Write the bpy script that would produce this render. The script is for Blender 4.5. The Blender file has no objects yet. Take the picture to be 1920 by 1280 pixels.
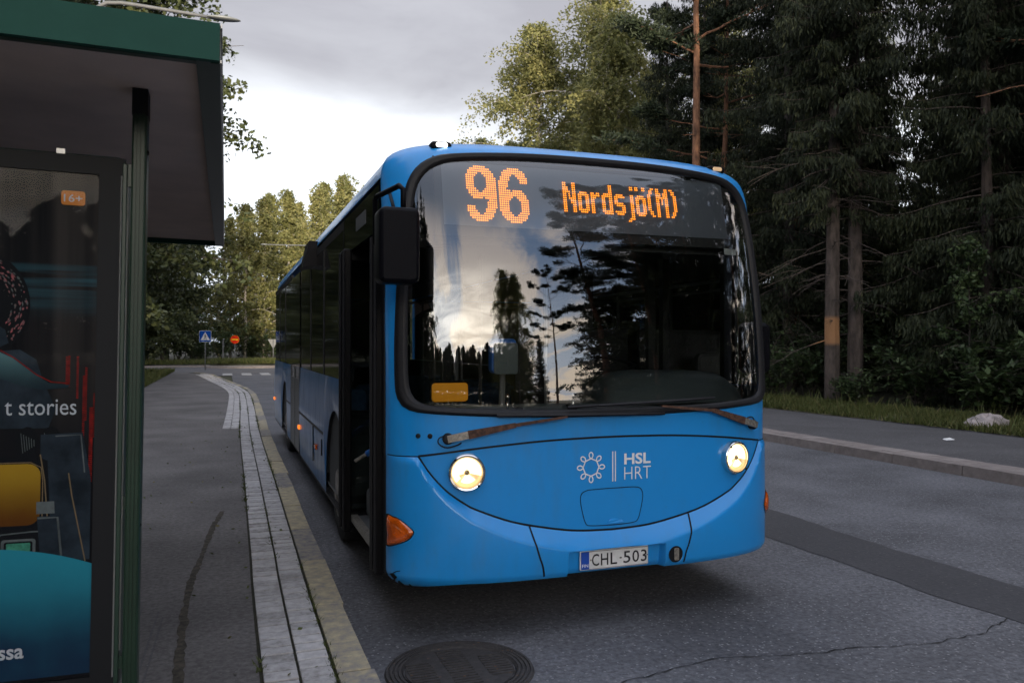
import bpy, math, random
import numpy as np
from math import sin, cos, tan, pi, sqrt, radians, atan2
C = bpy.context.scene
COL = C.collection

# ------------------------------------------------------------------ camera
TH = radians(19.76); EYE = 1.62
cam = bpy.data.objects.new('camera', bpy.data.cameras.new('camera')); COL.objects.link(cam)
cam.location = (0, 0, EYE)
cam.rotation_euler = (radians(90.23), 0, -TH)
cam.data.lens = 28.03; cam.data.sensor_width = 36
cam.data.clip_end = 3000; cam.data.clip_start = 0.05
cam.data.dof.use_dof = True; cam.data.dof.focus_distance = 4.7; cam.data.dof.aperture_fstop = 6.5
C.camera = cam

# ------------------------------------------------------------------ world
W = bpy.data.worlds.new('World'); C.world = W; W.use_nodes = True
def build_world():
    nt = W.node_tree; N = nt.nodes; L = nt.links
    for n in list(N): N.remove(n)
    out = N.new('ShaderNodeOutputWorld'); bg = N.new('ShaderNodeBackground')
    L.new(bg.outputs[0], out.inputs[0])
    sky = N.new('ShaderNodeTexSky'); sky.sky_type = 'NISHITA'; sky.sun_disc = False
    sky.sun_elevation = radians(6.2); sky.sun_rotation = radians(186.5); sky.air_density = 1.3; sky.dust_density = 2.0
    tc = N.new('ShaderNodeTexCoord'); sp = N.new('ShaderNodeSeparateXYZ'); L.new(tc.outputs['Generated'], sp.inputs[0])
    def m(op, a, b=None, c=None, clamp=False):
        n = N.new('ShaderNodeMath'); n.operation = op; n.use_clamp = clamp
        for i, v in enumerate((a, b, c)):
            if v is None: continue
            if isinstance(v, (int, float)): n.inputs[i].default_value = v
            else: L.new(v, n.inputs[i])
        return n.outputs[0]
    def ss(v, lo, hi):
        n = N.new('ShaderNodeMapRange'); n.interpolation_type = 'SMOOTHSTEP'
        L.new(v, n.inputs[0]); n.inputs[1].default_value = lo; n.inputs[2].default_value = hi
        return n.outputs[0]
    def mix(f, a, b):
        n = N.new('ShaderNodeMix'); n.data_type = 'RGBA'
        if isinstance(f, (int, float)): n.inputs[0].default_value = f
        else: L.new(f, n.inputs[0])
        for k, v in ((6, a), (7, b)):
            if isinstance(v, tuple): n.inputs[k].default_value = (*v, 1)
            else: L.new(v, n.inputs[k])
        return n.outputs[2]
    x, y, z = sp.outputs
    zc = m('MAXIMUM', z, 0.0)
    den = m('ADD', zc, 0.16)
    cx = m('DIVIDE', x, den); cy = m('DIVIDE', y, den)
    def noise(scale, sx, sy, seed, det=6, rough=.55, dist=.3):
        cb = N.new('ShaderNodeCombineXYZ')
        L.new(m('MULTIPLY', cx, sx), cb.inputs[0]); L.new(m('MULTIPLY', cy, sy), cb.inputs[1]); cb.inputs[2].default_value = seed
        n = N.new('ShaderNodeTexNoise'); n.inputs['Scale'].default_value = scale; n.inputs['Detail'].default_value = det
        n.inputs['Roughness'].default_value = rough; n.inputs['Distortion'].default_value = dist
        L.new(cb.outputs[0], n.inputs['Vector']); return n.outputs['Fac']
    ahead = ss(y, -.25, .55)
    # ahead of the camera: a white bright low sky under a grey cloud bank
    n1 = noise(.8, 1.0, 1.0, 3.1)
    edge = m('ADD', z, m('MULTIPLY', m('SUBTRACT', n1, .5), .15))
    edge = m('ADD', edge, m('MULTIPLY', x, .05))
    bank = ss(edge, .235, .325)
    n1b = noise(2.0, 1.0, 1.0, 8.3)
    grey = mix(ss(n1b, .35, .65), (.345, .34, .38), (.42, .42, .46))
    lowc = mix(ss(z, .0, .28), (.80, .88, 1.0), (.96, 1.0, 1.06))
    front = mix(bank, lowc, grey)
    front = mix(ss(z, .55, .9), front, (.95, .98, 1.1))
    # behind the camera: an evening sky, cream near the horizon, streaky cloud with blue gaps higher up
    n2 = noise(1.1, 1.0, .55, 11.7, 8, .6, 1.2)
    blue = mix(ss(z, .08, .45), (1.25, 1.45, 1.75), (.42, .62, 1.0))
    cream = mix(ss(z, .05, .5), (2.4, 2.05, 1.65), (1.55, 1.4, 1.35))
    back = mix(ss(n2, .43, .56), blue, cream)
    # glow round the setting sun
    dp = N.new('ShaderNodeVectorMath'); dp.operation = 'DOT_PRODUCT'; L.new(tc.outputs['Generated'], dp.inputs[0])
    ga, ge = radians(197), radians(11); dp.inputs[1].default_value = (sin(ga)*cos(ge), cos(ga)*cos(ge), sin(ge))
    n3 = noise(1.6, .5, 1.6, 21.0, 7, .6, 1.0)
    glow = m('MULTIPLY', m('MULTIPLY', ss(dp.outputs['Value'], .76, 1.0), m('SUBTRACT', 1.0, ss(z, .22, .46))), m('ADD', .25, m('MULTIPLY', ss(n3, .3, .7), 1.1)))
    gl = N.new('ShaderNodeVectorMath'); gl.operation = 'SCALE'; gl.inputs[0].default_value = (3.0, 2.8, 2.4); L.new(glow, gl.inputs['Scale'])
    ga_ = N.new('ShaderNodeVectorMath'); ga_.operation = 'ADD'; L.new(back, ga_.inputs[0]); L.new(gl.outputs[0], ga_.inputs[1]); back = ga_.outputs[0]
    back = mix(ss(z, .44, .56), back, (.44, .51, .66))
    back = mix(ss(z, .55, .9), back, (.95, 1.0, 1.16))
    cl = mix(ahead, back, front)
    sk = N.new('ShaderNodeVectorMath'); sk.operation = 'SCALE'; L.new(sky.outputs[0], sk.inputs[0]); sk.inputs['Scale'].default_value = 1.0
    # clouds cover about nine tenths of the Nishita sky (clouds are scaled to the sky's own units)
    cs = N.new('ShaderNodeVectorMath'); cs.operation = 'SCALE'; L.new(cl, cs.inputs[0]); cs.inputs['Scale'].default_value = 10.0
    fin = mix(.9, sk.outputs[0], cs.outputs[0])
    L.new(fin, bg.inputs[0]); bg.inputs[1].default_value = 0.1
build_world()

sun = bpy.data.objects.new('sun', bpy.data.lights.new('sun', 'SUN')); COL.objects.link(sun)
sun.data.energy = 5.0; sun.data.angle = radians(3); sun.data.color = (1, .86, .68)
SAZ, SEL = radians(186.5), radians(6.2)          # low evening sun behind the camera
sd = np.array([sin(SAZ)*cos(SEL), cos(SAZ)*cos(SEL), sin(SEL)])
from mathutils import Vector, Matrix
sun.rotation_euler = Vector(sd).to_track_quat('Z', 'Y').to_euler(); sun.location = (-10, -30, 30)

C.view_settings.view_transform = 'Standard'; C.view_settings.look = 'None'
C.view_settings.exposure = 0.66; C.view_settings.gamma = 1
C.render.engine = 'CYCLES'
C.cycles.use_denoising = True
C.cycles.max_bounces = 8; C.cycles.transparent_max_bounces = 12; C.cycles.glossy_bounces = 4
C.cycles.caustics_reflective = False; C.cycles.caustics_refractive = False

# ------------------------------------------------------------------ materials
M = {}
def mat(name, col=(.5, .5, .5), rough=.5, metal=0., spec=.5, coat=0., var=0., vscale=8., bump=0., bscale=60., emit=None, estr=1., stretch=None, col2=None):
    m = bpy.data.materials.new(name); m.use_nodes = True; nt = m.node_tree; N = nt.nodes; L = nt.links
    b = N['Principled BSDF']
    b.inputs['Base Color'].default_value = (*col, 1); b.inputs['Roughness'].default_value = rough
    b.inputs['Metallic'].default_value = metal; b.inputs['Specular IOR Level'].default_value = spec
    b.inputs['Coat Weight'].default_value = coat; b.inputs['Coat Roughness'].default_value = .04
    if emit:
        b.inputs['Emission Color'].default_value = (*emit, 1); b.inputs['Emission Strength'].default_value = estr
    tc = N.new('ShaderNodeTexCoord'); vec = tc.outputs['Object']
    if stretch:
        mp = N.new('ShaderNodeMapping'); mp.inputs['Scale'].default_value = stretch; L.new(vec, mp.inputs[0]); vec = mp.outputs[0]
    if var or col2:
        n = N.new('ShaderNodeTexNoise'); n.inputs['Scale'].default_value = vscale; n.inputs['Detail'].default_value = 6; n.inputs['Roughness'].default_value = .62
        L.new(vec, n.inputs['Vector'])
        r = N.new('ShaderNodeValToRGB'); L.new(n.outputs['Fac'], r.inputs[0])
        r.color_ramp.elements[0].position = .34; r.color_ramp.elements[1].position = .68
        c0 = tuple(c*(1-var) for c in col); c1 = col2 if col2 else tuple(min(1, c*(1+var)) for c in col)
        r.color_ramp.elements[0].color = (*c0, 1); r.color_ramp.elements[1].color = (*c1, 1)
        L.new(r.outputs[0], b.inputs['Base Color'])
    if bump:
        n2 = N.new('ShaderNodeTexNoise'); n2.inputs['Scale'].default_value = bscale; n2.inputs['Detail'].default_value = 4
        L.new(vec, n2.inputs['Vector'])
        bp = N.new('ShaderNodeBump'); bp.inputs['Strength'].default_value = bump; bp.inputs['Distance'].default_value = .01
        L.new(n2.outputs['Fac'], bp.inputs['Height']); L.new(bp.outputs[0], b.inputs['Normal'])
    M[name] = m; return m

def paint(name, col, dirt, amount):
    m = mat(name, col, .32, 0, .5, .3); N = m.node_tree.nodes; L = m.node_tree.links; b = N['Principled BSDF']
    tc = N.new('ShaderNodeTexCoord')
    def nz(sc, det, stretch):
        mp = N.new('ShaderNodeMapping'); mp.inputs['Scale'].default_value = stretch; L.new(tc.outputs['Object'], mp.inputs[0])
        n = N.new('ShaderNodeTexNoise'); n.inputs['Scale'].default_value = sc; n.inputs['Detail'].default_value = det; n.inputs['Roughness'].default_value = .65; L.new(mp.outputs[0], n.inputs['Vector']); return n.outputs['Fac']
    def ramp(v, a, c):
        r = N.new('ShaderNodeMapRange'); L.new(v, r.inputs[0]); r.inputs[1].default_value = a; r.inputs[2].default_value = c; return r.outputs[0]
    streak = ramp(nz(6, 6, (1.6, 1, .35)), .46, .80); spots = ramp(nz(75, 2, (1, 1, 1)), .66, .74); cloud = ramp(nz(1.6, 5, (1, 1, 1)), .35, .75)
    def op(o_, a, c_):
        n = N.new('ShaderNodeMath'); n.operation = o_; n.use_clamp = True
        for i, v in enumerate((a, c_)):
            if isinstance(v, float): n.inputs[i].default_value = v
            else: L.new(v, n.inputs[i])
        return n.outputs[0]
    f = op('MULTIPLY', op('ADD', op('MULTIPLY', streak, cloud), op('MULTIPLY', spots, .45)), amount)
    mx = N.new('ShaderNodeMix'); mx.data_type = 'RGBA'; L.new(f, mx.inputs[0]); mx.inputs[6].default_value = (*col, 1); mx.inputs[7].default_value = (*dirt, 1); L.new(mx.outputs[2], b.inputs['Base Color'])
    rg = N.new('ShaderNodeMapRange'); L.new(f, rg.inputs[0]); rg.inputs[3].default_value = .30; rg.inputs[4].default_value = .75; L.new(rg.outputs[0], b.inputs['Roughness'])
    bp = N.new('ShaderNodeBump'); bp.inputs['Strength'].default_value = .05; bp.inputs['Distance'].default_value = .02; L.new(nz(5, 2, (1, 1, 1)), bp.inputs['Height']); L.new(bp.outputs[0], b.inputs['Normal'])
def asphalt(name, dark, light, big=.25, speck=(.22, .22, .22), speckle=.10):
    m = bpy.data.materials.new(name); m.use_nodes = True; nt = m.node_tree; N = nt.nodes; L = nt.links
    b = N['Principled BSDF']; b.inputs['Roughness'].default_value = .82; b.inputs['Specular IOR Level'].default_value = .35
    tc = N.new('ShaderNodeTexCoord'); v = tc.outputs['Object']
    def nz(s, d=5, r=.6):
        n = N.new('ShaderNodeTexNoise'); n.inputs['Scale'].default_value = s; n.inputs['Detail'].default_value = d; n.inputs['Roughness'].default_value = r
        L.new(v, n.inputs['Vector']); return n.outputs['Fac']
    r = N.new('ShaderNodeValToRGB'); r.color_ramp.elements[0].position = .36; r.color_ramp.elements[1].position = .66
    r.color_ramp.elements[0].color = (*dark, 1); r.color_ramp.elements[1].color = (*light, 1)
    L.new(nz(30, 6, .72), r.inputs[0])
    # worn patches
    mx = N.new('ShaderNodeMix'); mx.data_type = 'RGBA'; mx.blend_type = 'MULTIPLY'; mx.inputs[0].default_value = 1
    r2 = N.new('ShaderNodeValToRGB'); r2.color_ramp.elements[0].position = .3; r2.color_ramp.elements[1].position = .72
    r2.color_ramp.elements[0].color = (1-big, 1-big, 1-big, 1); r2.color_ramp.elements[1].color = (1+big, 1+big, 1+big, 1)
    L.new(nz(.9, 6, .6), r2.inputs[0]); L.new(r.outputs[0], mx.inputs[6]); L.new(r2.outputs[0], mx.inputs[7])
    # pale stones in the binder
    vo = N.new('ShaderNodeTexVoronoi'); vo.inputs['Scale'].default_value = 62; L.new(v, vo.inputs['Vector'])
    sp = N.new('ShaderNodeSeparateColor'); L.new(vo.outputs['Color'], sp.inputs[0])
    gt = N.new('ShaderNodeMath'); gt.operation = 'GREATER_THAN'; gt.inputs[1].default_value = 1-speckle; L.new(sp.outputs[0], gt.inputs[0])
    lt = N.new('ShaderNodeMath'); lt.operation = 'LESS_THAN'; lt.inputs[1].default_value = .42; L.new(vo.outputs['Distance'], lt.inputs[0])
    mu = N.new('ShaderNodeMath'); mu.operation = 'MULTIPLY'; L.new(gt.outputs[0], mu.inputs[0]); L.new(lt.outputs[0], mu.inputs[1])
    mx2 = N.new('ShaderNodeMix'); mx2.data_type = 'RGBA'; L.new(mu.outputs[0], mx2.inputs[0]); L.new(mx.outputs[2], mx2.inputs[6]); mx2.inputs[7].default_value = (*speck, 1)
    L.new(mx2.outputs[2], b.inputs['Base Color'])
    bp = N.new('ShaderNodeBump'); bp.inputs['Strength'].default_value = .55; bp.inputs['Distance'].default_value = .008
    L.new(nz(48, 5, .65), bp.inputs['Height']); L.new(bp.outputs[0], b.inputs['Normal'])
    M[name] = m
asphalt('asphalt', (.060, .061, .069), (.150, .152, .167), .36, (.215, .215, .225), .10)
asphalt('asphalt_patch', (.044, .044, .049), (.064, .064, .070), .12, (.1, .1, .1), .03)
asphalt('asphalt_walk', (.080, .074, .074), (.155, .146, .145), .34, (.14, .135, .13), .05)
asphalt('asphalt_far', (.070, .068, .072), (.115, .112, .118), .2, (.2, .2, .2), .05)
asphalt('manhole_iron', (.034, .032, .033), (.058, .054, .054), .3, (.09, .06, .045), .03)

def attr_mat(name, ramp, rough=.6, trans=0., spec=.3, attr='rnd', noise=None, bump=0):
    m = bpy.data.materials.new(name); m.use_nodes = True; nt = m.node_tree; N = nt.nodes; L = nt.links
    b = N['Principled BSDF']; b.inputs['Roughness'].default_value = rough; b.inputs['Specular IOR Level'].default_value = spec
    a = N.new('ShaderNodeAttribute'); a.attribute_name = attr
    r = N.new('ShaderNodeValToRGB'); el = r.color_ramp.elements
    for i, (p, c) in enumerate(ramp):
        e = el[i] if i < 2 else el.new(p)
        e.position = p; e.color = (*c, 1)
    src = a.outputs['Fac']
    if noise:
        tc = N.new('ShaderNodeTexCoord'); n = N.new('ShaderNodeTexNoise'); n.inputs['Scale'].default_value = noise; n.inputs['Detail'].default_value = 5
        L.new(tc.outputs['Object'], n.inputs['Vector'])
        ad = N.new('ShaderNodeMath'); ad.operation = 'MULTIPLY_ADD'; L.new(n.outputs['Fac'], ad.inputs[0]); ad.inputs[1].default_value = 1.5
        sb = N.new('ShaderNodeMath'); sb.operation = 'MULTIPLY_ADD'; L.new(a.outputs['Fac'], sb.inputs[0]); sb.inputs[1].default_value = .42; sb.inputs[2].default_value = -.46
        L.new(sb.outputs[0], ad.inputs[2]); src = ad.outputs[0]
        n.inputs['Roughness'].default_value = .68
        if bump:
            bp = N.new('ShaderNodeBump'); bp.inputs['Strength'].default_value = bump; bp.inputs['Distance'].default_value = .012; L.new(n.outputs['Fac'], bp.inputs['Height']); L.new(bp.outputs[0], b.inputs['Normal'])
    L.new(src, r.inputs[0]); L.new(r.outputs[0], b.inputs['Base Color'])
    if trans:
        t = N.new('ShaderNodeBsdfTranslucent'); L.new(r.outputs[0], t.inputs[0])
        mx = N.new('ShaderNodeMixShader'); mx.inputs[0].default_value = trans
        L.new(b.outputs[0], mx.inputs[1]); L.new(t.outputs[0], mx.inputs[2]); L.new(mx.outputs[0], N['Material Output'].inputs[0])
    M[name] = m
attr_mat('birch_leaf', [(0, (.10, .11, .040)), (1, (.34, .31, .12)), (.5, (.20, .205, .075))], .55, .45)
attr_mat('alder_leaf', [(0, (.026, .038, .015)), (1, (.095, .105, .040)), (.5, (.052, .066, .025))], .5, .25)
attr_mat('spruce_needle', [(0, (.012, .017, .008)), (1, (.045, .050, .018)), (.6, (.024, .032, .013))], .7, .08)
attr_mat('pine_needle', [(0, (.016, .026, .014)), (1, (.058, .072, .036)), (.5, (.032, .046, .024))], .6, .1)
attr_mat('shrub_leaf', [(0, (.030, .052, .022)), (1, (.115, .155, .062)), (.5, (.062, .095, .038))], .45, .25)
attr_mat('grass_blade', [(0, (.050, .062, .018)), (1, (.190, .160, .070)), (.6, (.095, .115, .032))], .7, .25)
attr_mat('paver', [(0, (.19, .18, .17)), (1, (.55, .535, .54)), (.45, (.375, .365, .37))], .8, 0, .3, noise=22, bump=.35)
attr_mat('kerb_stone', [(0, (.085, .080, .085)), (1, (.50, .42, .26)), (.3, (.20, .19, .19)), (.6, (.31, .275, .20))], .85, 0, .3, noise=13, bump=.8)
attr_mat('kerb_stone_pale', [(0, (.15, .13, .125)), (1, (.33, .30, .285)), (.5, (.24, .21, .20))], .85, 0, .3, noise=7)

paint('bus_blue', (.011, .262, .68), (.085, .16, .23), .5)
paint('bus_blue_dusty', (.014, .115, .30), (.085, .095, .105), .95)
mat('gap_black', (.006, .007, .009), .6, spec=.25)
mat('door_grey', (.075, .08, .085), .4)
mat('rubber', (.009, .009, .011), .55, spec=.3, bump=.1, bscale=40)
mat('plastic_black', (.004, .004, .006), .4, spec=.08, bump=.25, bscale=220)
mat('side_glass_dark', (.004, .005, .005), .06, 0, .6)
mat('door_black', (.004, .004, .005), .45, spec=.12)
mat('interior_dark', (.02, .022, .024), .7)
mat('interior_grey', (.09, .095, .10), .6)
mat('dash_grey', (.15, .20, .205), .55, bump=.2, bscale=160)
mat('hood_grey', (.075, .10, .108), .45, bump=.2, bscale=160)
mat('seat_blue', (.02, .06, .14), .8, var=.3, vscale=30)
mat('handle_blue', (.01, .12, .45), .4)
mat('plate_orange', (.58, .24, .008), .5, emit=(.7, .27, .005), estr=.16)  # faint glow put into the card's material; it is no lamp
mat('sticker_white', (.62, .68, .68), .5)
mat('white_paint', (.78, .78, .79), .5)
mat('plate_white', (.66, .66, .65), .4, var=.12, vscale=14)
mat('plate_blue', (.01, .07, .42), .4)
mat('letter_black', (.01, .01, .012), .5)
mat('amber', (.52, .085, .004), .12, 0, .6, coat=.6, var=.45, vscale=18)
mat('rust', (.055, .026, .018), .8, var=.55, vscale=40, col2=(.12, .055, .032))
mat('steel_dirty', (.26, .24, .21), .5, .6, var=.4, vscale=60)
mat('chrome', (.75, .74, .72), .16, 1)
mat('lamp_warm', (.9, .8, .6), .3, emit=(1, .74, .38), estr=2.4)
mat('lamp_dim', (.5, .42, .32), .3, .6, emit=(1, .60, .28), estr=.30)
mat('lamp_white', (.9, .9, .85), .3, emit=(1, .93, .80), estr=3.0)
mat('marker_orange', (.7, .12, .01), .3, emit=(1, .22, .02), estr=.8)
mat('led_orange', (.6, .2, .02), .4, emit=(1, .25, .014), estr=2.6)
mat('led_board', (.16, .185, .225), .6)
mat('tyre', (.016, .016, .017), .85, bump=.3, bscale=60)
mat('rim_grey', (.22, .20, .19), .55, .4, var=.4, vscale=14)
mat('shelter_green', (.020, .080, .060), .6, 0, .12, 0, var=.12, vscale=5)
mat('post_green', (.009, .030, .017), .42, 0, .4, var=.15, vscale=6)
mat('shelter_green_dark', (.010, .032, .020), .42, 0, .5)
mat('soffit', (.66, .53, .47), .85, var=.10, vscale=2.5)
mat('alu', (.42, .42, .41), .4, .8)
mat('galv', (.12, .125, .13), .7, .2, var=.15, vscale=10)
mat('lamp_head', (.16, .17, .17), .5, .2)
mat('sign_blue', (.012, .085, .42), .9, spec=.03)
mat('sign_white', (.78, .78, .76), .9, spec=.03)
mat('sign_red', (.62, .030, .012), .9, spec=.03)
mat('sign_yellow', (.78, .44, .02), .9, spec=.03)
mat('sign_back', (.16, .165, .165), .8)
mat('moss', (.012, .014, .006), .95, var=.5, vscale=30, col2=(.030, .028, .015))
mat('verge', (.045, .050, .020), .95, var=.5, vscale=5, col2=(.095, .085, .040))
mat('forest_floor', (.022, .024, .012), .95, var=.5, vscale=3, col2=(.045, .038, .020))
mat('ground_far', (.04, .045, .02), .95, var=.4, vscale=.6)
mat('rock', (.30, .27, .26), .85, var=.35, vscale=5, bump=.7, bscale=9, col2=(.52, .45, .44))
mat('road_white', (.32, .32, .32), .7, var=.2, vscale=6)
mat('paper', (.8, .8, .8), .7)
mat('bark_birch', (.08, .075, .07), .8, var=.5, vscale=5, stretch=(1, 1, 3.5), col2=(.62, .56, .48), bump=.3, bscale=8)
mat('bark_spruce', (.085, .066, .056), .9, var=.45, vscale=9, stretch=(1, 1, .35), bump=.8, bscale=14)
mat('bark_pine', (.15, .075, .045), .9, var=.4, vscale=7, stretch=(1, 1, .5), bump=.7, bscale=10, col2=(.30, .145, .078))
mat('bark_grey', (.060, .052, .044), .9, var=.4, vscale=9, bump=.5, bscale=14)

def bark_two_tone():
    # spruce stem, grey bark with a patch of bare orange wood low down
    m = M['bark_spruce'].copy(); m.name = 'bark_scarred'; N = m.node_tree.nodes; L = m.node_tree.links
    b = N['Principled BSDF']; src = b.inputs['Base Color'].links[0].from_socket
    tc = N.new('ShaderNodeTexCoord'); sp = N.new('ShaderNodeSeparateXYZ'); L.new(tc.outputs['Object'], sp.inputs[0])
    def rng(lo, hi):
        r = N.new('ShaderNodeMapRange'); r.interpolation_type = 'SMOOTHSTEP'; L.new(sp.outputs[2], r.inputs[0]); r.inputs[1].default_value = lo; r.inputs[2].default_value = hi; return r.outputs[0]
    mu = N.new('ShaderNodeMath'); mu.operation = 'SUBTRACT'; L.new(rng(1.42, 1.55), mu.inputs[0]); L.new(rng(2.1, 2.25), mu.inputs[1])
    mx = N.new('ShaderNodeMix'); mx.data_type = 'RGBA'; L.new(mu.outputs[0], mx.inputs[0]); L.new(src, mx.inputs[6]); mx.inputs[7].default_value = (.36, .185, .085, 1)
    L.new(mx.outputs[2], b.inputs['Base Color']); M['bark_scarred'] = m
bark_two_tone()

def glass(name, tint, ior, rough=0.0, gcol=(1, 1, 1)):
    m = bpy.data.materials.new(name); m.use_nodes = True; N = m.node_tree.nodes; L = m.node_tree.links
    N.remove(N['Principled BSDF'])
    t = N.new('ShaderNodeBsdfTransparent'); t.inputs[0].default_value = (*tint, 1)
    g = N.new('ShaderNodeBsdfGlossy'); g.inputs['Roughness'].default_value = rough; g.inputs[0].default_value = (*gcol, 1)
    f = N.new('ShaderNodeFresnel'); f.inputs[0].default_value = ior
    geo = N.new('ShaderNodeNewGeometry')
    mx = N.new('ShaderNodeMixShader'); L.new(f.outputs[0], mx.inputs[0]); L.new(t.outputs[0], mx.inputs[1]); L.new(g.outputs[0], mx.inputs[2])
    L.new(mx.outputs[0], N['Material Output'].inputs[0]); M[name] = m
glass('windscreen_glass', (.77, .80, .81), 2.1)
glass('tinted_glass', (.55, .62, .58), 1.5)
glass('door_glass', (.62, .70, .68), 1.5)
glass('lens_glass', (.96, .95, .92), 1.45)
glass('poster_glass', (.92, .94, .94), 1.16, .01)

# ------------------------------------------------------------------ mesh helpers
class MB:
    def __init__(s): s.v = []; s.f = []; s.m = []; s.cur = 0
    def add(s, vs, fs):
        o = len(s.v); s.v += [tuple(map(float, p)) for p in vs]
        s.f += [tuple(i+o for i in f) for f in fs]; s.m += [s.cur]*len(fs); return s
    def box(s, x0, x1, y0, y1, z0, z1):
        return s.add([(x0,y0,z0),(x1,y0,z0),(x1,y1,z0),(x0,y1,z0),(x0,y0,z1),(x1,y0,z1),(x1,y1,z1),(x0,y1,z1)],
                     [(3,2,1,0),(4,5,6,7),(0,1,5,4),(1,2,6,5),(2,3,7,6),(3,0,4,7)])
    def rbox(s, x0, x1, y0, y1, z0, z1, r, n=4):
        # rounded box: rounded rectangle in XZ, with chamfered ends in Y
        def rr(i):
            o = []
            for cx, cz, a0 in ((x1-r, z1-r, 0), (x0+r, z1-r, 90), (x0+r, z0+r, 180), (x1-r, z0+r, 270)):
                for k in range(n+1):
                    a = radians(a0+90*k/n); o.append((cx+(r-i)*cos(a), cz+(r-i)*sin(a)))
            return o
        e = min(r*.6, (y1-y0)*.4); loops = [(y0, e), (y0+e*.3, e*.3), (y0+e, 0), (y1-e, 0), (y1-e*.3, e*.3), (y1, e)]
        base = []; k = 4*(n+1)
        for y, i in loops: base += [(px, y, pz) for px, pz in rr(i)]
        fs = []
        for l in range(len(loops)-1):
            for j in range(k): fs.append((l*k+j, l*k+(j+1) % k, (l+1)*k+(j+1) % k, (l+1)*k+j))
        fs.append(tuple(range(k))); fs.append(tuple(reversed(range((len(loops)-1)*k, len(loops)*k))))
        return s.add(base, [tuple(reversed(f)) for f in fs])
    def tube(s, path, r, n=10, cap=True):
        P = [np.array(p, float) for p in path]; R = r if hasattr(r, '__len__') else [r]*len(P)
        vs = []; fs = []; up = np.array([0, 0, 1.])
        ref = None
        for i, p in enumerate(P):
            d = P[min(i+1, len(P)-1)]-P[max(i-1, 0)]; d /= np.linalg.norm(d)+1e-12
            if ref is None:
                ref = np.cross(d, up if abs(d[2]) < .9 else np.array([1., 0, 0]))
            ref = ref-d*ref.dot(d); ref /= np.linalg.norm(ref); b = np.cross(d, ref)
            for k in range(n):
                a = 2*pi*k/n; vs.append(p+R[i]*(cos(a)*ref+sin(a)*b))
        for i in range(len(P)-1):
            for k in range(n): fs.append((i*n+k, i*n+(k+1) % n, (i+1)*n+(k+1) % n, (i+1)*n+k))
        if cap: fs += [tuple(reversed(range(n))), tuple(range((len(P)-1)*n, len(P)*n))]
        return s.add(vs, fs)
    def lathe(s, prof, o, axis=(0, 0, 1), n=32, ang=2*pi):
        # prof: (radius, height along axis)
        a = np.array(axis, float); a /= np.linalg.norm(a)
        u = np.cross(a, (0, 0, 1) if abs(a[2]) < .9 else (1, 0, 0)); u /= np.linalg.norm(u); w = np.cross(a, u); o = np.array(o, float)
        vs = []; fs = []
        for r, h in prof:
            for k in range(n):
                t = ang*k/n; vs.append(o+a*h+r*(cos(t)*u+sin(t)*w))
        for i in range(len(prof)-1):
            for k in range(n): fs.append((i*n+k, i*n+(k+1) % n, (i+1)*n+(k+1) % n, (i+1)*n+k))
        return s.add(vs, fs)
    def poly(s, pts): return s.add(pts, [tuple(range(len(pts)))])
    def prism(s, pts2, fn, t):
        # pts2 outline, fn(p, depth) -> 3D
        n = len(pts2)
        a = [fn(p, 0) for p in pts2]; b = [fn(p, t) for p in pts2]
        return s.add(a+b, [tuple(range(n)), tuple(reversed(range(n, 2*n)))]+[(i, i+n, (i+1) % n+n, (i+1) % n) for i in range(n)])
    def grid(s, rows):
        n = len(rows[0]); vs = [p for r in rows for p in r]
        return s.add(vs, [(i*n+j, i*n+j+1, (i+1)*n+j+1, (i+1)*n+j) for i in range(len(rows)-1) for j in range(n-1)])
    def build(s, name, mats, parent=None, smooth=False, auto=None):
        me = bpy.data.meshes.new(name); me.from_pydata(s.v, [], s.f)
        if not isinstance(mats, (list, tuple)): mats = [mats]
        for m_ in mats: me.materials.append(M[m_])
        if len(mats) > 1: me.polygons.foreach_set('material_index', s.m)
        if smooth:
            me.polygons.foreach_set('use_smooth', [True]*len(me.polygons))
            if auto: me.set_sharp_from_angle(angle=radians(auto))
        me.update()
        o = bpy.data.objects.new(name, me); COL.objects.link(o)
        if parent is not None:
            o.parent = parent
            if parent.parent is None: o.matrix_parent_inverse = Matrix.Translation(-Vector(parent.location)) if not parent.get('rotated') else Matrix.Translation(-Vector(parent.location))
        return o
def tag(o, label=None, cat=None, group=None, kind=None):
    if label: o['label'] = label
    if cat: o['category'] = cat
    if group: o['group'] = group
    if kind: o['kind'] = kind
    return o
def thing(name, label, cat, loc, group=None):
    o = bpy.data.objects.new(name, None); COL.objects.link(o); o.location = loc; o.empty_display_size = .3
    return tag(o, label, cat, group)
def struct(o): o['kind'] = 'structure'; return o
def sheet(name, m, pts, z): return struct(MB().poly([(x, y, z) for x, y in pts]).build(name, m))
def fast_mesh(name, V, m, parent=None, nper=4, rnd=None):
    V = np.asarray(V, np.float32).reshape(-1, 3); nf = len(V)//nper
    me = bpy.data.meshes.new(name); me.vertices.add(len(V)); me.loops.add(len(V)); me.polygons.add(nf)
    me.vertices.foreach_set('co', V.ravel()); me.loops.foreach_set('vertex_index', np.arange(len(V), dtype=np.int32))
    me.polygons.foreach_set('loop_start', np.arange(0, len(V), nper, dtype=np.int32))
    me.materials.append(M[m])
    if rnd is not None:
        a = me.attributes.new('rnd', 'FLOAT', 'FACE'); a.data.foreach_set('value', np.clip(np.asarray(rnd, np.float32), 0, 1))
    me.update(calc_edges=True); me.validate()
    o = bpy.data.objects.new(name, me); COL.objects.link(o); o.parent = parent; return o
def set_rnd(o, per_face):
    a = o.data.attributes.new('rnd', 'FLOAT', 'FACE'); a.data.foreach_set('value', np.asarray(per_face, np.float32))

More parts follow.
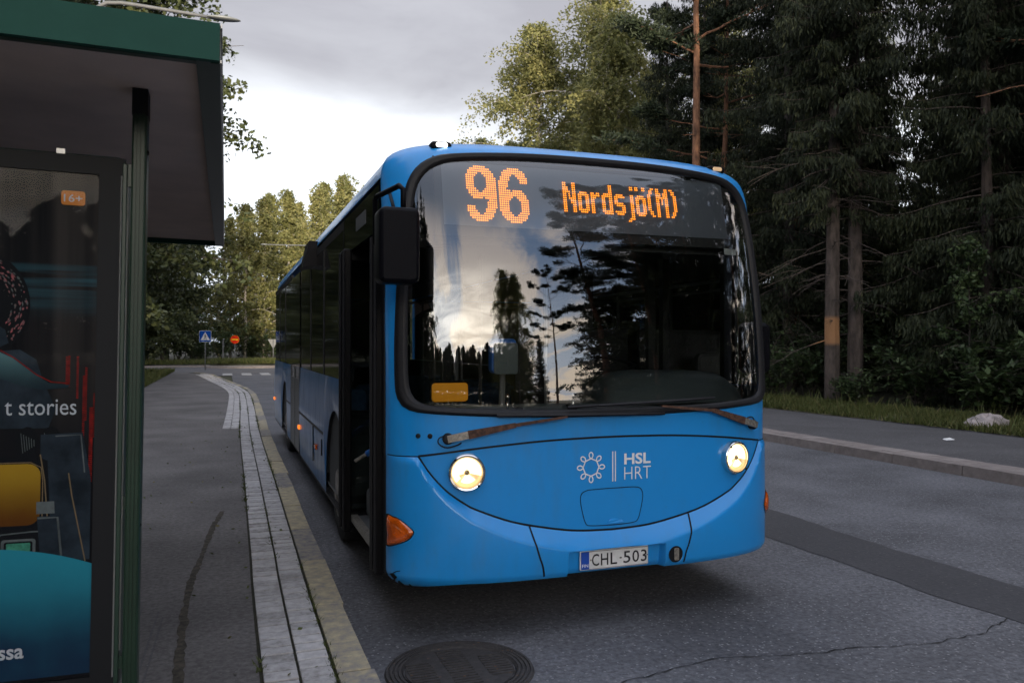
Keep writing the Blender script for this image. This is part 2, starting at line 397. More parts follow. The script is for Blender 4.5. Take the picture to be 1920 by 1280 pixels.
def text2d(s, x0, x1, z0, z1, bold=0., keep=False):
    cu = bpy.data.curves.new('t', 'FONT'); cu.body = s; cu.size = 1; cu.offset = bold; cu.resolution_u = 3
    o = bpy.data.objects.new('t', cu); COL.objects.link(o)
    dg = bpy.context.evaluated_depsgraph_get(); dg.update()
    me = bpy.data.meshes.new_from_object(o.evaluated_get(dg))
    v = np.array([p.co[:2] for p in me.vertices]); f = [tuple(p.vertices) for p in me.polygons]
    bpy.data.objects.remove(o); bpy.data.curves.remove(cu); bpy.data.meshes.remove(me)
    mn, mx = v.min(0), v.max(0); sz = mx-mn
    v = (v-mn)/sz
    return [(x0+a*(x1-x0), z0+b*(z1-z0)) for a, b in v], f
def ribbon2d(pts, w, closed=False):
    P = [np.array(p, float) for p in pts]; n = len(P); L_ = []; R_ = []
    for i in range(n):
        a = P[(i-1) % n] if closed or i > 0 else P[i]; b = P[(i+1) % n] if closed or i < n-1 else P[i]
        d = b-a; d /= np.linalg.norm(d)+1e-9; nn = np.array([-d[1], d[0]])
        L_.append(P[i]+nn*w/2); R_.append(P[i]-nn*w/2)
    v = L_+R_; f = [(i, (i+1) % n, (i+1) % n+n, i+n) for i in range(n if closed else n-1)]
    return v, f

# ------------------------------------------------------------------ ground, road, pavements
sheet('ground', 'ground_far', [(-900, -900), (900, -900), (900, 900), (-900, 900)], -.04)
KERB = [(.545,-14),(.545,3),(.56,6),(.585,9),(.62,14),(.72,20),(.765,25),(.66,28),(.42,31),(.12,34),(-.3,38.5),(-.8,43),(-1.8,46),(-4.5,48.2),(-14,49.5),(-60,50)]
def resample(P, step):
    P = [np.array(p, float) for p in P]
    # Catmull-Rom then even arc length
    Q = []
    for i in range(len(P)-1):
        a, b, c, d = P[max(i-1, 0)], P[i], P[i+1], P[min(i+2, len(P)-1)]
        for t in np.linspace(0, 1, 12, endpoint=False):
            Q.append(.5*((2*b)+(-a+c)*t+(2*a-5*b+4*c-d)*t*t+(-a+3*b-3*c+d)*t**3))
    Q.append(P[-1]); Q = np.array(Q); s = np.r_[0, np.cumsum(np.linalg.norm(np.diff(Q, axis=0), axis=1))]
    t = np.arange(0, s[-1], step); return np.c_[np.interp(t, s, Q[:, 0]), np.interp(t, s, Q[:, 1])]
road_pts = [(.3,-70),(8.7,-70),(8.7,49.6),(60,49.6),(60,61.5),(-60,61.5),(-60,49.6),(-3.2,48.6),(-1.2,46),(-.1,41),(.3,36)]
sheet('road', 'asphalt', [(.3,-70),(8.7,-70),(8.7,44.0),(9.5,44.0),(9.5,48),(-3.4,48),(-3.4,44),(.3,44.0)], 0)
sheet('crossing_road', 'asphalt_far', [(-80,46),(80,46),(80,61.5),(-80,61.5)], .004)
rng = random.Random(5)
def wavy(x0, ys, amp, seed):
    r = random.Random(seed); o = 0; out = []
    for y in ys:
        o = o*.86+r.uniform(-amp, amp)*.75; out.append((x0(y)+o+r.uniform(-amp, amp)*.3, y))
    return out
ys = [-6+.13*i for i in range(400)]
ys = [y for y in ys if y < 43]
pa = wavy(lambda y: 5.06+.05*sin(y*.9), ys, .022, 1); pb = wavy(lambda y: 4.35+.03*sin(y*.7+1), ys, .022, 2)
def strip_sheet(name, m, A, B, z):
    mb = MB(); mb.grid([[(x, y, z) for x, y in A], [(x, y, z) for x, y in B]]); return struct(mb.build(name, m))
strip_sheet('road_patch', 'asphalt_patch', pb, pa, .004)
def crack(pts, w, seed):
    r = random.Random(seed); P = resample(pts, .035); a = []; b = []
    j = 0
    for x, y in P:
        j = j*.8+r.uniform(-.013, .013); ww = w*r.uniform(.25, 1.3)
        a.append((x, y+j-ww)); b.append((x, y+j+ww))
    return a, b
mat('crack_black', (.014, .014, .015), .95)
a_, b_ = crack([(1.7,3.42),(2.43,3.5),(2.77,3.43),(3.15,3.40),(3.5,3.33),(3.82,3.33),(4.1,3.36),(4.36,3.44)], .0042, 4)
strip_sheet('road_crack', 'crack_black', a_, b_, .0045)
a_, b_ = crack([(5.15,6.3),(5.9,6.9),(6.6,6.8),(7.4,7.4),(8.4,7.3)], .004, 6)
# crosswalk stripes over our road at the junction
mb = MB()
for i in range(9):
    x0 = -.15+i*.98; mb.box(x0, x0+.5, 44.6, 47.6, .003, .010)
struct(mb.build('crosswalk_markings', 'road_white'))
# left pavement
kp = resample(KERB, .5)
inner = [(x-.2, y) for x, y in KERB]
def offset_path(P, d):
    P = np.array(P); t = np.gradient(P, axis=0); t /= np.linalg.norm(t, axis=1)[:, None]
    return np.c_[P[:, 0]-t[:, 1]*d, P[:, 1]+t[:, 0]*d]
inn = offset_path(kp, .05)
far_left = [(-2.75, y) if y < 39 else (-2.75-(y-39)*.19, y) for y in np.clip(inn[:, 1], -14, 46.5)]
mb = MB(); n_in = int((inn[:, 1] < 46.5).sum())
mb.grid([[(x, y, .13) for x, y in far_left[:n_in]], [(x, y, .13) for x, y in inn[:n_in]]])
struct(mb.build('pavement_asphalt', 'asphalt_walk'))
mat('debris', (.045, .040, .030), .95, var=.6, vscale=25, col2=(.085, .072, .055))
a_, b_ = crack([(-.19,2.6),(-.20,3.8),(-.21,5.15),(-.15,6.1),(-.09,7.0),(-.02,7.6)], .012, 14)
P_ = resample([(-.19,2.6),(-.20,3.8),(-.21,5.15),(-.15,6.1),(-.09,7.0),(-.02,7.6)], .05); r_ = random.Random(3); L1 = []; L2 = []; w_ = .012
for x, y in P_:
    w_ = max(.003, min(.024, w_+r_.uniform(-.006, .006))); o_ = r_.uniform(-.006, .006); L1.append((x+o_-w_, y)); L2.append((x+o_+w_, y))
strip_sheet('pavement_crack', 'debris', L1, L2, .1335)
for q in range(7):
    x0 = -.36-.06*q+(.03 if q % 2 else 0); P_ = [(x0+.05*k*.1, 3.0+.22*k+q*.1) for k in range(9)]
    strip_sheet('pavement_scuff', 'asphalt_far', [(x-.005, y) for x, y in P_], [(x+.005, y) for x, y in P_], .1330)
# pavers (bedded in moss) and kerb stones
rp = random.Random(11)
def stones(name, path, d0, d1, step, gap, z0, z1, m, seed, ymax=46, jitter=.003):
    r = random.Random(seed); P = resample(path, step); mb = MB(); rv = []
    A = offset_path(P, d0); B = offset_path(P, d1)
    for i in range(len(P)-1):
        if not (-10 < P[i][1] < ymax): continue
        g = gap/step
        a0 = A[i]+(A[i+1]-A[i])*g/2; a1 = A[i+1]-(A[i+1]-A[i])*g/2; b0 = B[i]+(B[i+1]-B[i])*g/2; b1 = B[i+1]-(B[i+1]-B[i])*g/2
        z = z1+r.uniform(-jitter, jitter); e = .003
        if d0 < 0 and step > .5: a0 = a0+[r.uniform(-.010, .010), 0]; a1 = a1+[r.uniform(-.010, .010), 0]
        c = (a0+a1+b0+b1)/4
        low = [(p[0], p[1], z0) for p in (a0, b0, b1, a1)]; mid = [(p[0], p[1], z-e) for p in (a0, b0, b1, a1)]
        top = [(*(p+(c-p)*(e/np.linalg.norm(c-p))*1.1), z+r.uniform(-.0012, .0012)) for p in (a0, b0, b1, a1)]
        k = 4
        fs = [(0,4,5,1),(1,5,6,2),(2,6,7,3),(3,7,4,0),(4,8,9,5),(5,9,10,6),(6,10,11,7),(7,11,8,4),(8,11,10,9)]
        mb.add(low+mid+top, fs); v = r.random(); rv += [v]*len(fs)
    o = mb.build(name, m); set_rnd(o, rv); return struct(o)
mb = MB(); A = offset_path(kp, .40); B = offset_path(kp, -.06); nn = int((kp[:, 1] < 46).sum())
mb.grid([[(x, y, .1345) for x, y in A[:nn]], [(x, y, .1345) for x, y in B[:nn]]])
struct(mb.build('mossy_joint_bed', 'moss'))
stones('paver_row', KERB, .085, .225, .105, .0145, .10, .148, 'paver', 1, 43.2)
stones('paver_row', KERB, .238, .385, .105, .0145, .10, .148, 'paver', 2, 43.2)
wide = [p for p in KERB if p[1] >= 14]
for k in range(2):
    stones('paver_row', [(.62,14.9),(.70,19),(.765,25),(.66,28),(.42,31),(.12,34),(-.3,38.5),(-.8,43),(-1.8,46)], .40+.14*k, .53+.14*k, .105, .0145, .10, .148, 'paver', 3+k, 42.5)
stones('kerb_stones', KERB, -.085, .070, .98, .012, -.03, .150, 'kerb_stone', 7, 45.5, .004)
# right kerb, pavement
RK = [(8.56,-60),(8.56,40),(9.2,44),(11,46.5),(18,48),(60,48.5)]
stones('kerb_stones', [(8.64,-30),(8.64,0),(8.64,20),(8.64,42)], -.10, .07, 1.1, .012, -.03, .13, 'kerb_stone_pale', 8, 48, .004)
stones('paver_row', [(8.64,-30),(8.64,0),(8.64,20),(8.64,42)], -.42, -.11, .24, .008, .05, .132, 'kerb_stone_pale', 9, 48, .003)
sheet('pavement_far_side', 'asphalt_far', [(8.70,-60),(12.25,-60),(12.25,44),(8.70,44)], .118)
vy = [-60+2*i for i in range(53)]
rr_ = random.Random(3)
mb = MB(); mb.grid([[(12.12+rr_.uniform(-.10, .10), y, .124) for y in vy], [(12.9, y, .17) for y in vy], [(14.5, y, .15) for y in vy]])
struct(mb.build('grass_verge_ground', 'verge'))
mb = MB(); mb.grid([[(14.4, y, .14) for y in vy], [(90, y, .6) for y in vy]]); struct(mb.build('forest_ground', 'forest_floor'))
mb = MB(); mb.grid([[(-2.65-max(0, y-39)*.19, y, .135) for y in range(-60, 48, 2)], [(-6, y, .25) for y in range(-60, 48, 2)], [(-90, y, .5) for y in range(-60, 48, 2)]])
struct(mb.build('grass_verge_ground', 'verge'))
mb = MB(); mb.grid([[(x, 61.6, .06) for x in range(-90, 91, 6)], [(x, 64, .22) for x in range(-90, 91, 6)], [(x, 140, .5) for x in range(-90, 91, 6)]])
struct(mb.build('forest_ground', 'forest_floor'))
# pale kerb line on the far side of the crossing road
mb = MB(); mb.box(-60, -.6, 61.3, 61.6, 0, .14); mb.box(3.3, 60, 61.3, 61.6, 0, .14); struct(mb.build('kerb_line', 'kerb_stone_pale')); set_rnd(bpy.data.objects['kerb_line'], [.8]*12)
# traffic island
mb = MB(); mb.lathe([(2.6, 0), (2.6, .16), (2.4, .19)], (1.3, 59.6, 0), n=40); o = mb.build('island_kerb', 'kerb_stone_pale'); set_rnd(o, [.8]*len(o.data.polygons)); struct(o)
mb = MB(); mb.lathe([(2.45, .17), (1.6, .36), (.8, .45), (.02, .48)], (1.3, 59.6, 0), n=40); struct(mb.build('island_turf', 'verge', smooth=True))

def rhomb(c, u, v): return np.stack([c-u, c+v, c+u, c-v], 1).reshape(-1, 3)
# grass blades
def grass(name, regions, seed, label):
    r = np.random.default_rng(seed); V = []; R = []
    for (x0, x1, y0, y1, z, n, h) in regions:
        x = r.uniform(x0, x1, n); y = r.uniform(y0, y1, n)
        keep = (np.sin(x*2.3+y*1.1)+np.sin(y*2.9-x)+r.normal(0, 1.1, n)) > -1.3
        x = x[keep]; y = y[keep]; n = len(x); hh = h*r.uniform(.4, 1.25, n); a = r.uniform(0, 2*pi, n); w = .007+.004*r.random(n)+.0004*np.hypot(x, y)
        lx = r.normal(0, .45, n)*hh; ly = r.normal(0, .45, n)*hh
        p0 = np.c_[x-np.cos(a)*w, y-np.sin(a)*w, np.full(n, z)]; p1 = np.c_[x+np.cos(a)*w, y+np.sin(a)*w, np.full(n, z)]
        p2 = np.c_[x+lx, y+ly, z+hh]
        V.append(np.stack([p0, p1, p2], 1).reshape(-1, 3)); R.append(r.random(n)*.75+.25*r.random(n))
    o = fast_mesh(name, np.concatenate(V), 'grass_blade', None, 3, np.concatenate(R)); tag(o, label, 'grass', kind='stuff'); return o
grass('verge_grass', [(12.05, 14.6, 6, 20, .14, 30000, .13), (12.05, 14.6, 20, 44, .14, 20000, .16), (12.1, 14.6, -6, 6, .14, 5000, .14), (12.3, 14.5, 7, 24, .14, 900, .34)], 1, 'short dry grass along the edge of the far pavement')
grass('verge_grass', [(-5.5, -2.6, 20, 47, .17, 22000, .22), (-.9, 3.5, 57.6, 61.2, .32, 6000, .35), (-14, 20, 62, 66, .2, 16000, .35)], 2, 'green grass beside the bus stop pavement and junction')

def scatter_blades(name, pts, h, label, m='grass_blade', seed=3, spread=.012):
    r = np.random.default_rng(seed); P = np.repeat(np.asarray(pts, float), 7, 0); n = len(P); P[:, :2] += r.normal(0, spread, (n, 2)); a = r.uniform(0, 6.28, n); hh = h*r.uniform(.3, 1.2, n); w = .004
    l = r.normal(0, .6, (n, 2))*hh[:, None]; c_, s_2 = np.cos(a)*w, np.sin(a)*w
    V = np.stack([np.c_[P[:, 0]-c_, P[:, 1]-s_2, P[:, 2]], np.c_[P[:, 0]+c_, P[:, 1]+s_2, P[:, 2]], np.c_[P[:, 0]+l[:, 0], P[:, 1]+l[:, 1], P[:, 2]+hh]], 1).reshape(-1, 3)
    o = fast_mesh(name, V, m, None, 3, r.random(n)*.6); tag(o, label, 'weeds', kind='stuff')
rw = np.random.default_rng(12); wk = resample(KERB, .02); jl = []
for dd, dens in ((.0775, .42), (.2315, .16), (.392, .22)):
    A = offset_path(wk, dd); ph = rw.uniform(0, 6)
    for i in range(len(A)-1):
        if 0 < A[i][1] < 40 and rw.random() < dens*max(0, sin(i*.021+ph)+.35*sin(i*.13)+.3): jl.append((A[i][0], A[i][1], .138))
scatter_blades('joint_weeds', jl, .030, 'small green weeds and moss tufts growing in the paver joints')
def litter_leaves():
    r = np.random.default_rng(6); n = 260; x = r.uniform(-2.4, .5, n); y = 2.6+18*r.random(n)**1.6; z = np.where(x > .09, .153, .134)
    a = r.uniform(0, 6.28, n); sz = r.uniform(.008, .022, n); u = np.c_[np.cos(a)*sz, np.sin(a)*sz, r.normal(0, .004, n)]; v = np.c_[-np.sin(a)*sz*.5, np.cos(a)*sz*.5, r.uniform(.0, .008, n)]
    o = fast_mesh('leaf_litter', rhomb(np.c_[x, y, z+.004], u, v), 'grass_blade', None, 4, r.uniform(.2, 1, n)); tag(o, 'tiny dry leaves scattered over the near pavement', 'leaf litter', kind='stuff')
litter_leaves()

# manhole cover
def manhole():
    o = thing('manhole_cover', 'round ribbed cast iron manhole cover in the asphalt before the bus', 'manhole cover', (1.10, 3.83, 0))
    c = (1.10, 3.83, 0)
    mb = MB()
    prof = [(.372, .0)]
    for k in range(4):
        r0 = .365-k*.021; prof += [(r0, .013), (r0-.011, .013), (r0-.014, .005), (r0-.018, .005)]
    prof += [(.283, .012), (.276, .002)]
    mb.lathe(prof, c, n=64); mb.build('frame_ring', 'manhole_iron', o, smooth=True, auto=30)
    mb = MB(); mb.lathe([(.272, .004), (.27, .008), (.001, .008)], c, n=64)
    for b in (-.19, .0, .19):
        for k in range(-8, 9):
            y = k*.03
            if b*b+y*y > .24**2: continue
            hw = .065 if abs(b) < .1 else min(.065, sqrt(max(0, .25**2-y*y))-abs(b)+.03)
            if hw < .02: continue
            ca = cos(.05); mb.box(c[0]+b-hw, c[0]+b+hw, c[1]+y-.006, c[1]+y+.006, .007, .0135)
    mb.build('lid', 'manhole_iron', o)
manhole()

def boulder():
    r = np.random.default_rng(4); mb = MB(); n = 28; rows = []
    for i in range(13):
        ph = pi/2*i/12; row = []
        for k in range(n+1):
            a = 2*pi*(k % n)/n
            rad = 1+.16*sin(2*a+1)+.10*sin(5*a+i*.4)+.06*sin(9*a+i)
            row.append((12.85+.43*rad*cos(ph)*cos(a), 10.55+.27*rad*cos(ph)*sin(a), (.12+.24*(sin(ph)**.8)*(1+.15*sin(3*a+.5))+.03*sin(7*a+i)*cos(ph))))
        rows.append(row)
    mb.grid(rows); o = mb.build('boulder', 'rock', smooth=True, auto=50); tag(o, 'pale weathered boulder half sunk in the grass verge by the wood', 'boulder')
boulder()
mb = MB(); mb.add([(10.62,9.45,.125),(10.78,9.43,.13),(10.80,9.55,.15),(10.70,9.58,.135),(10.64,9.54,.13)], [(0,1,2,3,4)])
tag(mb.build('paper_scrap', 'paper'), 'small white scrap of paper lying on the far pavement', 'litter')

# ------------------------------------------------------------------ the bus
XC = 2.10; HW = 1.25; DD = .33; ZT = 2.84
X0 = XC-HW; X1 = XC+HW; YR = 15.1
def hz(z):
    q = max(0, min(1.12, (z-1.27)/1.43)); return 4.14+.205*(.22*q+.78*q*q)
def S(x, z, off=0.):
    """point on the curved bus front: x from the centre line, z above the road, off outwards"""
    t = abs(x)/HW; u = max(0, (z-2.0)/(ZT-2.0)); T = min(1, t**3.6+u**14)
    y = hz(z)+DD*(1-sqrt(1-T))
    return (XC+x, y-off, z)
def Sn(x, z):
    e = .004
    x = max(-1.2495, min(1.2495, x))
    a = np.array(S(x-e, z)); b = np.array(S(x+e, z)); c = np.array(S(x, z-e)); d = np.array(S(x, z+e))
    n = np.cross(b-a, d-c); n /= np.linalg.norm(n)+1e-12
    return n if n[1] < 0 else -n
def SO(x, z, off): return tuple(np.array(S(x, z))+Sn(x, z)*off)
def aX(a): return HW*math.copysign(1-(1-abs(a))**2, a)     # even steps round the corner
def lerp_fn(pts):
    X = [p[0] for p in pts]; Z = [p[1] for p in pts]
    return lambda x: float(np.interp(abs(x), X, Z))
def smooth_fn(pts):
    P = resample(pts, .01); X, Z = P[:, 0], P[:, 1]
    return lambda x: float(np.interp(abs(x), X, Z))
zs = smooth_fn([(0,.556),(.225,.566),(.433,.600),(.622,.645),(.808,.716),(.87,.75),(.965,.820),(1.05,.915),(1.108,1.008)])   # smile
zp = smooth_fn([(0,1.090),(.15,1.089),(.45,1.08),(.79,1.053),(1.108,1.012)])                                              # panel top
OUT = [(0,1.207),(.3,1.209),(.6,1.218),(.85,1.229),(1.05,1.242),(1.14,1.255),(1.190,1.285),(1.212,1.34),(1.218,1.42),(1.217,1.64),(1.205,1.9),(1.178,2.25),(1.155,2.45),(1.125,2.56),(1.075,2.635),(1.0,2.685),(.9,2.71),(.6,2.732),(.3,2.744),(0,2.747)]
INN = [(0,1.247),(.3,1.249),(.6,1.256),(.85,1.268),(1.04,1.282),(1.10,1.296),(1.14,1.325),(1.16,1.38),(1.166,1.46),(1.166,1.64),(1.155,1.95),(1.130,2.28),(1.108,2.44),(1.085,2.53),(1.04,2.60),(.97,2.65),(.86,2.68),(.6,2.70),(.3,2.712),(0,2.715)]
def half(P, n):
    # round the polyline with Catmull-Rom then n even points
    Q = resample(P, .004); Q = np.vstack([Q, P[-1]]); s = np.r_[0, np.cumsum(np.linalg.norm(np.diff(Q, axis=0), axis=1))]
    t = np.linspace(0, s[-1], n); return np.c_[np.interp(t, s, Q[:, 0]), np.interp(t, s, Q[:, 1])]
NH = 90
oh, ih = half(OUT, NH), half(INN, NH)
def full(h): return np.vstack([h, np.c_[-h[-2:0:-1, 0], h[-2:0:-1, 1]]])
OL, IL = full(oh), full(ih)
bus = thing('city_bus', 'light blue single decker city bus with orange lit destination sign, stopped at the kerb', 'bus', (XC, 9.6, 0))
def smooth_normals(o, fn):
    me = o.data
    if sum(p.normal.y for p in me.polygons) > 0: me.flip_normals()
    me.update(); me.polygons.foreach_set('use_smooth', [True]*len(me.polygons))
    me.normals_split_custom_set_from_vertices([tuple(fn(v.co)) for v in me.vertices])
def front_n(co): return Sn(co[0]-XC, co[2])

# bumper with its chamfer under the smile line, number plate recess
def prot(x): return .056*(1-(abs(x)/HW)**6)
def band(x): return .022+.085*max(0, 1-(abs(x)/1.12)**2)**.8
def sst(v, a, b):
    t = max(0., min(1., (v-a)/(b-a))); return t*t*(3-2*t)
def bump_off(x, z):
    top = zs(x) if abs(x) < 1.108 else 1.008
    o = prot(x)*max(0., min(1., (top-z)/band(x)))
    o += .012*sin(max(0, min(1, (top-z)/max(.1, top-.33)))*pi)*(1-(abs(x)/HW)**4)
    o -= .05*max(0, (.36-z)/.07)**2
    rec = sst(x, -.302, -.284)*(1-sst(x, .300, .318))*(1-sst(z, .452, .464))
    o -= .05*rec
    return o
mb = MB(); rows = []
xs = sorted(set([round(aX(a), 5) for a in np.linspace(-1, 1, 131)]+[round(x, 5) for x in np.r_[np.linspace(-.31, -.276, 9), np.linspace(.292, .326, 9)]]))
NR = 44
for x in xs:
    top = zs(x) if abs(x) <= 1.108 else 1.008
    bot = .325-.035*sst(-x, .85, 1.25)
    col = []
    for k in range(NR):
        s = k/(NR-1); z = top+(bot-top)*s
        col.append(SO(x, z, bump_off(x, z)))
    col.append((col[-1][0], col[-1][1]+.10, bot-.012))
    rows.append(col)
mb.grid(rows); bumper = mb.build('front_bumper', 'bus_blue', bus, smooth=True, auto=40)
# round the corner to the wheel arch side / door
# smile panel
mb = MB(); rows = []
for a in np.linspace(-1, 1, 91):
    x = 1.1079*math.copysign(1-(1-abs(a))**1.5, a); lo, hi = zs(x), zp(x)
    rows.append([S(x, lo+(hi-lo)*k/20, -.006*min(1, 8*(k/20)*(1-k/20)+.0)*0) for k in range(21)])
mb.grid(rows); o = mb.build('front_panel', 'bus_blue', bus); smooth_normals(o, front_n)
# cowl under the windscreen
zb = lerp_fn([(p[0], p[1]) for p in oh if p[1] < 1.31]+[(1.25, 1.34)])
mb = MB(); rows = []
for a in np.linspace(-1, 1, 121):
    x = aX(a); lo = zp(x) if abs(x) < 1.108 else 1.008
    hi = zb(x)+.02
    rows.append([S(x, lo+(hi-lo)*k/8) for k in range(9)])
mb.grid(rows); o = mb.build('front_cowl', 'bus_blue', bus); smooth_normals(o, front_n)
# pillars and brow round the windscreen
k0 = next(i for i, p in enumerate(oh) if p[1] > 1.29)
seg = oh[k0-2:]
rim = [(HW, z) for z in np.linspace(seg[0][1]+.02, 2.0, 40)]
for z in np.r_[np.linspace(2.0, 2.8, 60), np.linspace(2.8, ZT, 40)][1:]:
    rim.append((HW*max(0, 1-((z-2)/(ZT-2))**14)**(1/3.6), z))
rim = np.array(rim); s_ = np.r_[0, np.cumsum(np.linalg.norm(np.diff(rim, axis=0), axis=1))]
NS = len(seg); t_ = np.linspace(0, s_[-1], NS); rims = np.c_[np.interp(t_, s_, rim[:, 0]), np.interp(t_, s_, rim[:, 1])]
mb = MB()
for sg in (1, -1):
    rows = []
    for (ax, az), (bx, bz) in zip(seg, rims):
        row = []
        for k in range(15):
            s = 1-(1-k/14)**2; x, z = ax+(bx-ax)*s, az+(bz-az)*s
            row.append(S(sg*min(x, HW), z))
        rows.append(row if sg > 0 else row[::-1])
    mb.grid(rows)
o = mb.build('windscreen_surround', 'bus_blue', bus, smooth=True)
RIM = [(p[0], p[1]) for p in rims]     # right half, from low to the roof crown

# windscreen glass, polar mesh on the analytic surface
mb = MB(); c = np.array([0, 1.98]); rings = [c+(IL-c)*r for r in np.linspace(.02, 1.012, 26)]
vs = []; fs = []; n = len(IL)
for r in rings: vs += [S(x, z, -.012) for x, z in r]
for i in range(len(rings)-1):
    for j in range(n): fs.append((i*n+j, i*n+(j+1) % n, (i+1)*n+(j+1) % n, (i+1)*n+j))
fs.append(tuple(range(n)))
# faces must look outwards (-Y)
def outward(vs, f):
    a, b, c_ = (np.array(vs[i]) for i in f[:3]); nn = np.cross(b-a, c_-a); return f if nn[1] < 0 else tuple(reversed(f))
fs = [outward(vs, (f[0], f[len(f)//3], f[2*len(f)//3])) and (f if np.cross(np.array(vs[f[len(f)//3]])-np.array(vs[f[0]]), np.array(vs[f[2*len(f)//3]])-np.array(vs[f[0]]))[1] < 0 else tuple(reversed(f))) for f in fs]
mb.add(vs, fs); screen = mb.build('windscreen', 'windscreen_glass', bus); smooth_normals(screen, front_n)
# rubber seal: rounded ring between outline and glass
mb = MB(); rows = []
for i in list(range(len(OL)))+[0]:
    row = []
    for k in range(9):
        s = -.06+1.18*k/8; p = OL[i]+(IL[i]-OL[i])*s
        row.append(SO(p[0], p[1], .016*max(0, sin(pi*max(0, min(1, k/8))))**.5-.010*(k in (0, 8))+(.004 if 2 < k < 5 else 0)))
    rows.append(row)
mb.grid(rows); mb.build('windscreen_seal', 'rubber', screen, smooth=True)

# gaps between the front panels
def surf_ribbon(mb, pts, w, off):
    P = resample(pts, .02) if len(pts) > 2 else np.linspace(pts[0], pts[1], 12)
    v, f = ribbon2d(P, w); mb.add([SO(x, z, off(x, z) if callable(off) else off) for x, z in v], f)
mb = MB()
xs_ = [1.1079*math.copysign(1-(1-abs(a))**1.5, a) for a in np.linspace(-1, 1, 120)]
v, f = ribbon2d([(x, zs(x)) for x in xs_], .014); mb.add([SO(x, z, .0035) for x, z in v], f)
v, f = ribbon2d([(x, zp(x)) for x in xs_], .011); mb.add([SO(x, z, .0025) for x, z in v], f)
for sg in (-1, 1):
    surf_ribbon(mb, [(sg*1.105, 1.010), (sg*1.18, 1.008), (sg*1.249, 1.008)], .006, .003)
    surf_ribbon(mb, [(sg*x, z) for x, z in ((.509,.612),(.500,.565),(.490,.52),(.470,.45),(.452,.40),(.441,.335))], .010, lambda x, z: bump_off(x, z)+.003)
mb.build('panel_gaps', 'gap_black', bus)
# service flap in the panel
mb = MB()
hp = [(-.150,.792),(0,.794),(.150,.792),(.190,.775),(.200,.735),(.186,.66),(.168,.605),(.138,.588),(.02,.582),(-.138,.588),(-.168,.605),(-.186,.66),(-.200,.735),(-.190,.775)]
hp_ = resample(hp+[hp[0]], .012)
v, f = ribbon2d(hp_, .0045, True); mb.add([SO(x, z, .0025) for x, z in v], f); mb.cur = 1
fl = MB(); mb.add([SO(.02+.055*cos(a), .592+.028*max(0, sin(a)), .010 if sin(a) < .5 else .003) for a in np.linspace(0, pi, 14)], [tuple(range(14))])
mb.build('service_flap', ['gap_black', 'bus_blue'], bus)
# paint chips at the kerb side bumper corner
mb = MB(); rr_ = random.Random(8)
for cx, cz, r in ((-1.235,.325,.034),(-1.2,.30,.022),(-1.222,.345,.018),(-1.15,.300,.012)):
    pts = [(cx+r*rr_.uniform(.4, 1.2)*cos(a), cz+r*rr_.uniform(.4, 1.2)*sin(a)) for a in np.linspace(0, 2*pi, 10)[:-1]]
    mb.add([SO(max(-1.249, x), z, bump_off(x, z)+.004) for x, z in pts], [tuple(range(len(pts)))])
surf_ribbon(mb, [(-1.225,.345),(-1.212,.372),(-1.190,.38),(-1.175,.395)], .004, lambda x, z: bump_off(x, z)+.004)
mb.build('paint_chips', 'gap_black', bus)
# towing eye hole, its inner shade painted as a flat black disc
mb = MB(); c3 = np.array(SO(.381, .395, bump_off(.381, .395))); ax = -Sn(.381, .395)
mb.lathe([(.050, -.004), (.046, -.002), (.046, .09), (.001, .09)], c3, ax, 28); mb.cur = 1
mb.lathe([(.048, -.0045), (.001, -.0045)], c3, ax, 28); mb.cur = 2
mb.rbox(c3[0]-.012, c3[0]+.020, c3[1]-.010, c3[1]-.006, .36, .432, .008)
mb.build('towing_eye', ['bus_blue', 'gap_black', 'steel_dirty'], bus, smooth=True, auto=30)

# headlights
def headlight(sx):
    n = Sn(sx, .925); c3 = np.array(S(sx, .925))+n*.030
    mb = MB(); mb.lathe([(.104, -.036), (.100, .004), (.095, .008), (.088, .006), (.085, -.01)], c3, n, 40)
    h = mb.build('headlight', 'chrome', bus, smooth=True, auto=40)
    mb = MB(); mb.lathe([(.086, .000), (.078, -.012), (.055, -.020), (.02, -.024), (.001, -.024)], c3, n, 40)
    mb.build('reflector', 'lamp_dim', h, smooth=True)
    u = np.cross((0, 0, 1), n); u /= np.linalg.norm(u); w = np.cross(n, u)
    mb = MB()
    def disc(a0, a1, r0, r1, d, k=18):
        A = np.linspace(radians(a0), radians(a1), k)
        mb.grid([[c3+n*d+r0*(cos(a)*u+sin(a)*w) for a in A], [c3+n*d+r1*(cos(a)*u+sin(a)*w) for a in A]])
    disc(-12, 195, .016, .080, -.006); disc(-125, -40, .014, .058, -.005); disc(195, 222, .045, .076, -.0055, 6)
    mb.build('lit_beam', 'lamp_warm', h)
    mb = MB(); mb.lathe([(.015, -.01), (.013, -.002), (.001, .0)], c3, n, 14); mb.build('bulb_shield', 'steel_dirty', h, smooth=True)
    mb = MB(); mb.lathe([(.001, .020), (.04, .017), (.07, .011), (.086, .004)][::-1], c3, n, 40)
    g = mb.build('lens', 'lens_glass', h, smooth=True)
    for a in (48, 228):
        mb = MB(); p = c3+n*.012+.095*(cos(radians(a))*-u+sin(radians(a))*w); mb.lathe([(.008, 0), (.006, .006), (.001, .007)], p, n, 10)
        mb.build('screw', 'gap_black', h)
headlight(-.86); headlight(.86)

